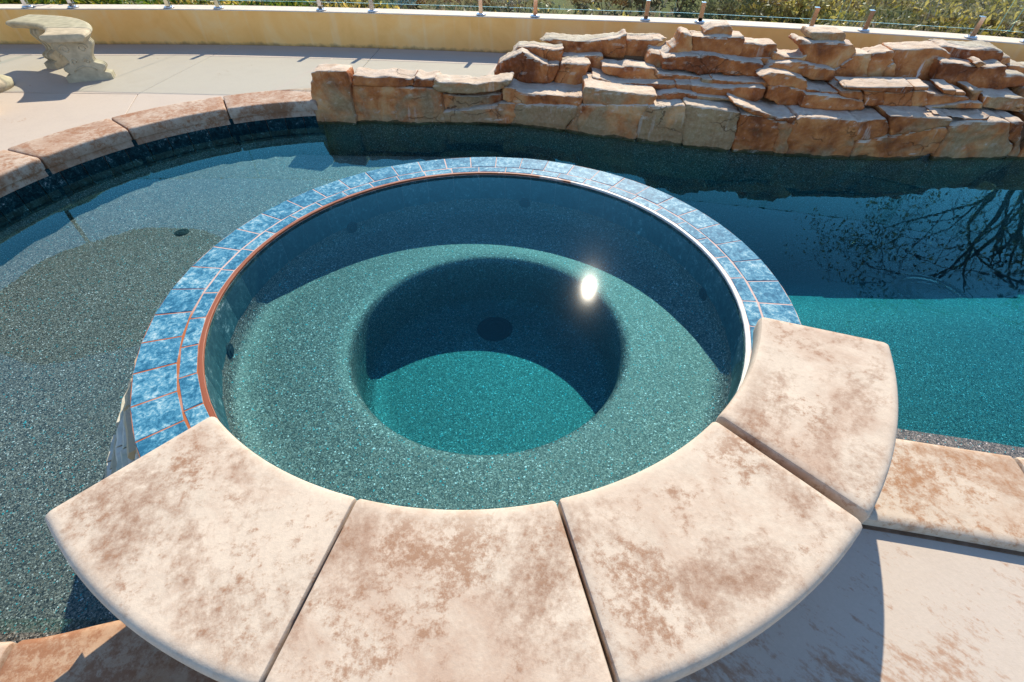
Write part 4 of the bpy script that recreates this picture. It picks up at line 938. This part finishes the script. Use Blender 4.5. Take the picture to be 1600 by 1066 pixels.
# ------------------------------------------------------------------ curved stone benches, table, umbrella (the table and umbrella show in the water)
TC = Vector((-4.92, 4.68, 0))
def bench():
    mid = R(50); base = Vector((.88 * math.cos(mid), .88 * math.sin(mid), 0))
    root = empty('stone_bench', TC + base)
    def mv(o): o.data.transform(Matrix.Translation(-base)); return o
    a0, a1, n = 14, 92, 26
    pr = [(.735, .352), (.715, .362), (.706, .376), (.708, .388), (.722, .397), (.74, .400), (1.03, .400), (1.05, .397), (1.066, .386), (1.068, .372), (1.058, .360), (1.048, .352), (1.04, .338), (.75, .338)]
    pts = arc(V2(0, 0), 1.0, a0, a1, n); nn = [p.normalized() for p in pts]
    o = mv(fix(obj('seat', *sweep(pts, [(r - 1, z) for r, z in pr], True, .009, nn), MAT['cast'], root))); sharp(o, 30)
    half = [(0, .185), (.048, .185), (.060, .165), (.066, .140), (.078, .150), (.095, .166), (.115, .168), (.132, .155), (.142, .125), (.155, .100), (.180, .098), (.21, .108), (.245, .130), (.275, .150), (.30, .158), (.318, .150), (.336, .140)]
    def leg(ang, name='leg'):
        M = Matrix.Rotation(R(ang), 4, 'Z') @ Matrix.Translation((.89, 0, 0))
        ty = [-.062, -.050, -.034, -.030, -.014, -.010, .010, .014, .030, .034, .050, .062]; rel = [-.012, 0, 0, -.008, -.008, 0, 0, -.008, -.008, 0, 0, -.012]
        vs_ = []; m = len(half)
        for y, r_ in zip(ty, rel):
            for z, h in half:
                k = 1 if z > .05 else 0
                vs_.append((h + r_ * k, y * (1.12 if not k else 1), z))
            for z, h in reversed(half):
                k = 1 if z > .05 else 0
                vs_.append((-h - r_ * k, y * (1.12 if not k else 1), z))
        c = 2 * m; fs = []
        for i in range(len(ty) - 1):
            for j in range(c): fs.append((i * c + j, i * c + (j + 1) % c, (i + 1) * c + (j + 1) % c, (i + 1) * c + j))
        fs += [tuple(range(c)), tuple(reversed(range((len(ty) - 1) * c, len(ty) * c)))]
        o = obj(name, [M @ Vector(v) for v in vs_], fs, MAT['cast'], root); mv(fix(o)); sharp(o, 35)
        # carved scrolls on both faces
        for s in (-1, 1):
            bm = bmesh.new()
            for cx, cz, r0, tw in ((.07, .27, .040, 1), (-.07, .27, .040, -1), (.05, .165, .026, -1), (-.05, .165, .026, 1)):
                pp = []
                for k in range(15):
                    t = k / 14; rr = r0 * (1 - .8 * t); th = tw * t * 9.0 + (0 if tw > 0 else math.pi)
                    pp.append(M @ Vector((cx + rr * math.cos(th), s * .0625, cz + rr * math.sin(th))))
                tube(bm, pp, [.0075 - .0003 * k for k in range(15)], 5)
            pp = [M @ Vector((x, s * .0625, z)) for x, z in ((-.09, .085), (-.06, .11), (0, .125), (.06, .11), (.09, .085))]
            tube(bm, pp, .007, 5)
            c2 = bm_obj('scroll', bm, MAT['cast'], o, True); c2.data.transform(Matrix.Translation(-base))
    leg(24); leg(74)
    return root
b1 = bench(); tag(b1, 'curved carved stone bench standing near the low yellow wall', 'bench', 'curved stone benches round the patio table')
b2 = copy_tree(b1); rz = R(-113)
b2.location = TC + Vector((-.20, -.03, 0)) + Matrix.Rotation(rz, 3, 'Z') @ (b1.location - TC); b2.rotation_euler = (0, 0, rz)
tag(b2, 'curved carved stone bench nearer the pool, mostly cut off by the left edge', 'bench', 'curved stone benches round the patio table')
tb = empty('stone_table', TC); tag(tb, 'round cast stone patio table under the umbrella', 'table')
v, f = lathe([(0, .68), (.40, .68), (.47, .70), (.50, .725), (.50, .745), (.48, .755), (.03, .755), (0, .755)], 40); fix(obj('table_top', v, f, MAT['cast'], tb, True))
v, f = lathe([(0, 0), (.26, 0), (.27, .05), (.22, .08), (.13, .14), (.11, .28), (.15, .42), (.14, .5), (.10, .56), (.2, .66), (.24, .679), (0, .679)], 28); fix(obj('pedestal', v, f, MAT['cast'], tb, True))
um = empty('patio_umbrella', (TC.x, TC.y, .756)); tag(um, 'brown canvas patio umbrella standing through the stone table', 'umbrella')
bm = bmesh.new(); tube(bm, [(0, 0, 0), (0, 0, 1.64)], .02, 12); bm_obj('pole', bm, MAT['wood'], um, True)
bm = bmesh.new(); nseg = 8
rows = []
for k in range(7):
    t = k / 6; ring_ = []
    for i in range(nseg * 4):
        a = 2 * math.pi * i / (nseg * 4); sag = (1 - abs(((i % 4) / 4) - .5) * 2) * .05 * t
        ring_.append(bm.verts.new(((1.36 * t + .001) * math.cos(a) * (1 - .5 * sag), (1.36 * t + .001) * math.sin(a) * (1 - .5 * sag), 1.62 - .40 * t ** 1.15 - sag)))
    rows.append(ring_)
for a, b in zip(rows, rows[1:]):
    for i in range(nseg * 4): bm.faces.new((a[i], a[(i + 1) % len(a)], b[(i + 1) % len(a)], b[i]))
can = bm_obj('canopy', bm, MAT['fabric'], um); sd = can.modifiers.new('thick', 'SOLIDIFY'); sd.thickness = .003
for i in range(nseg):
    a = 2 * math.pi * i / nseg; bm = bmesh.new()
    tube(bm, [(1.33 * t * math.cos(a), 1.33 * t * math.sin(a), 1.60 - .40 * t ** 1.15) for t in (.02, .25, .5, .75, 1)], .009, 5)
    tube(bm, [(.02 * math.cos(a), .02 * math.sin(a), 1.05), (.72 * math.cos(a), .72 * math.sin(a), 1.60 - .40 * .54 ** 1.15)], .008, 5)
    bm_obj('rib', bm, MAT['wood'], um)

# ------------------------------------------------------------------ planting beyond the wall
def leaves(pts, size, rd, mat, name, parent):
    vs_ = []; fs = []
    for p in pts:
        s = size * rd.uniform(.6, 1.35); d = Vector((rd.gauss(0, 1), rd.gauss(0, 1), rd.gauss(0, .7))).normalized()
        u = d.orthogonal().normalized(); u.rotate(Matrix.Rotation(rd.uniform(0, 6.28), 3, d)); v_ = d.cross(u)
        k = len(vs_)
        vs_ += [p - u * s, p + v_ * s * .42 + d * s * .12, p + u * s, p - v_ * s * .42 + d * s * .12]
        fs.append((k, k + 1, k + 2, k + 3))
    return obj(name, vs_, fs, mat, parent)
def shrub(x, y, h, w_, n, size, leafm, twigm, label, cat, seed, group, nst=9, zz=None, twigs=0):
    rd = random.Random(seed); z0 = terrain(x, y) - .03 if zz is None else zz
    root = empty('shrub', (x, y, z0)); tag(root, label, cat, group)
    bm = bmesh.new(); tips = []
    for i in range(nst):
        a = rd.uniform(0, 6.28); r = w_ * rd.uniform(.25, .9); t = Vector((r * math.cos(a), r * math.sin(a), h * rd.uniform(.6, 1.0)))
        m = t * .5 + Vector((rd.uniform(-.1, .1) * w_, rd.uniform(-.1, .1) * w_, h * .08))
        tube(bm, [Vector((0, 0, 0)), m, t], [.018 * h + .006, .011 * h + .004, .003], 5, False); tips += [m.lerp(t, .4), t, m.lerp(t, .75)]
        for q in range(twigs):
            s0 = m.lerp(t, rd.uniform(.1, .9)); e = s0 + Vector((rd.gauss(0, .22) * w_, rd.gauss(0, .22) * w_, rd.uniform(.05, .3) * h))
            k2 = s0.lerp(e, .5) + Vector((rd.gauss(0, .03), rd.gauss(0, .03), rd.gauss(0, .03)))
            tube(bm, [s0, k2, e], [.006, .004, .002], 4, False); tips.append(e)
    bm_obj('stem', bm, MAT[twigm], root)
    cl = [t + Vector((rd.gauss(0, .16) * w_, rd.gauss(0, .16) * w_, rd.gauss(0, .10) * h)) for t in tips for _ in range(2)]
    cs = [rd.uniform(.10, .26) * w_ for _ in cl]; pts = []
    for _ in range(n):
        i = rd.randrange(len(cl)); p = cl[i] + Vector((rd.gauss(0, cs[i]), rd.gauss(0, cs[i]), rd.gauss(0, cs[i] * .8)))
        if p.z > .02: pts.append(p)
    if pts: leaves(pts, size, rd, MAT[leafm], 'foliage', root)
    return root
pl = random.Random(21)
# bright hedge plants close behind the wall at the left
hx = [-6.45, -5.8, -5.15, -4.5, -3.75, -3.1, -2.3]
hl = ['first', 'second', 'third', 'fourth', 'fifth', 'sixth', 'seventh', 'eighth', 'ninth', 'tenth', 'eleventh']
for i, x in enumerate(hx):
    y = wall_y(x) + 1.0 + pl.uniform(-.1, .25)
    h = pl.uniform(1.15, 1.4) if x < -3.9 else pl.uniform(1.05, 1.2)
    shrub(x, y, h, .5, 3000, .036, 'leaf_hedge' if i not in (4, 6) else 'leaf_gold', 'bark', 'bright green leafy hedge plant behind the wall, %s from the left' % hl[i], 'shrub', 100 + i, 'hedge plants behind the wall')
# dry twiggy scrub behind the middle of the wall
dx = [(-1.75, 1.1, .75), (-1.15, 1.35, .85), (-.55, 1.0, .8), (.1, 1.4, .85), (.75, 1.15, .7), (1.3, 1.5, .75)]
for i, (x, dy, h) in enumerate(dx):
    shrub(x, wall_y(x) + dy, h, .5, 380 if i < 4 else 800, .028, 'leaf_dry' if i < 3 else 'leaf_gold', 'pale_bark', 'dry twiggy scrub bush behind the wall, %s from the hedge end' % hl[i], 'bush', 200 + i, 'dry bushes behind the wall', 10, None, 7)
# low plants with yellow flowers
for i, (x, dy) in enumerate([(2.2, 1.3), (2.9, 1.5), (3.5, 1.2), (4.05, 1.4)]):
    shrub(x, wall_y(x) + dy, .62, .5, 900, .03, 'leaf_gold', 'bark', 'low yellowing shrub behind the right half of the wall, %s from the middle' % hl[i], 'shrub', 300 + i, 'yellowing shrubs behind the wall', 8, None, 3)
# golden leaved bushes with pale bare branches at the right
for i, (x, dy, h, w_) in enumerate([(5.0, 1.9, 1.15, .7), (5.9, 2.2, 1.4, .8), (6.6, 3.0, 1.9, .9), (7.4, 2.6, 1.8, .9), (5.6, 3.8, 1.7, .9), (8.4, 2.9, 2.0, 1.0), (7.2, 4.6, 2.6, 1.1)]):
    shrub(x, wall_y(x) + dy, h, w_, 1500, .040, 'leaf_gold' if i % 3 else 'leaf_grey', 'pale_bark', 'golden leaved bush with pale bare branches beyond the right wall end, %s along' % hl[i], 'bush', 400 + i, 'golden bushes beyond the wall end', 9, None, 5)
# grey green scrub on the hillside, farther off
far = []
for i in range(120):
    az = R(pl.uniform(-28, 42)); r = pl.uniform(15, 42)
    far.append((r * math.sin(az), r * math.cos(az)))
for i, (x, y) in enumerate(far):
    s = pl.uniform(.7, 1.6)
    rt = shrub(x, y, 1.3 * s, 1.1 * s, 420, .13, ('leaf_grey', 'leaf_grey', 'leaf_dry', 'leaf_gold', 'leaf_tree')[i % 5], 'bark', ('grey green scrub bush on the hillside beyond the glass railing', 'dusty grey green scrub bush on the hillside beyond the glass railing', 'dry brown scrub bush on the hillside beyond the glass railing', 'yellowing scrub bush on the hillside beyond the glass railing', 'dark olive scrub bush on the hillside beyond the glass railing')[i % 5], 'bush', 500 + i, 'scrub on the far hillside', 5)

def tree(x, y, h, spread, seed, leafm, nleaf, label, cat, droop=.25, leaf=.05, barkm='bark', lean=(0, 0), depth=5, group=None, thin=1.0):
    rd = random.Random(seed); z0 = terrain(x, y) - .05
    root = empty('tree', (x, y, z0)); tag(root, label, cat, group)
    tb_ = bmesh.new(); bb = bmesh.new(); tips = []
    trunk = [Vector((0, 0, 0)), Vector((lean[0] * .2, lean[1] * .2, h * .14)), Vector((lean[0] * .6, lean[1] * .6, h * .28)), Vector((lean[0], lean[1], h * .40))]
    r0 = .022 * h * thin
    tube(tb_, trunk, [r0 * 1.25, r0, r0 * .9, r0 * .75], 9); bm_obj('trunk', tb_, MAT[barkm], root, True)
    def grow(p, d, ln, r, lv):
        pts = [p]; dd = d.copy()
        for k in range(4):
            dd = (dd + Vector((rd.gauss(0, .16), rd.gauss(0, .16), rd.gauss(0, .1) - (droop * .22 if lv >= 2 else -.04)))).normalized(); pts.append(pts[-1] + dd * ln / 4)
        tube(bb, pts, [r * q_ for q_ in ((.8, .7, .6, .5, .4) if lv > 1 else (1, .88, .76, .64, .5))], 6 if lv < 2 else 4, False)
        if lv >= depth - 1: tips.extend(pts[1:])
        if lv < depth:
            for k in range(3 if lv < 2 else rd.choice((2, 3))):
                t = rd.choice((2, 3, 4)); ax = Vector((rd.gauss(0, 1), rd.gauss(0, 1), rd.gauss(0, .5))).normalized()
                nd = (dd + ax * rd.uniform(.5, .85)); nd.z -= droop * (.15 if lv >= 2 else 0); nd.normalize()
                grow(pts[t], nd, ln * rd.uniform(.62, .82), r * .55, lv + 1)
    for k in range(5):
        a = 2 * math.pi * k / 5 + rd.uniform(-.4, .4)
        grow(trunk[-1] - Vector((0, 0, rd.uniform(0, .08) * h)), Vector((math.cos(a) * spread, math.sin(a) * spread, 1.0)).normalized(), h * .21, r0 * .55, 1)
    bm_obj('branches', bb, MAT[barkm], root)
    pts = []
    for _ in range(nleaf):
        t = rd.choice(tips); pts.append(t + Vector((rd.gauss(0, .09), rd.gauss(0, .09), -abs(rd.gauss(0, .14)))))
    leaves(pts, leaf, rd, MAT[leafm], 'crown', root)
tree(10.5, 9.3, 10.4, .42, 31, 'leaf_tree', 5200, 'tall bare drooping tree beyond the right wall, mirrored in the pool', 'tree', .55, .04, depth=7, thin=.55)
tree(14.6, 9.0, 10.0, .5, 37, 'leaf_tree', 5200, 'thinly leaved tree farther right, its twigs mirrored at the right edge of the pool', 'tree', .5, .04, depth=7, thin=.55)
tree(13.2, 30.5, 7.5, .6, 41, 'leaf_grey', 4200, 'grey trunked tree standing alone on the hillside beyond the right peak', 'tree', .2, .16, depth=4)
tree(9.0, 38, 6.5, .7, 43, 'leaf_grey', 4200, 'round grey green tree low on the far hillside', 'tree', .2, .2, depth=4)
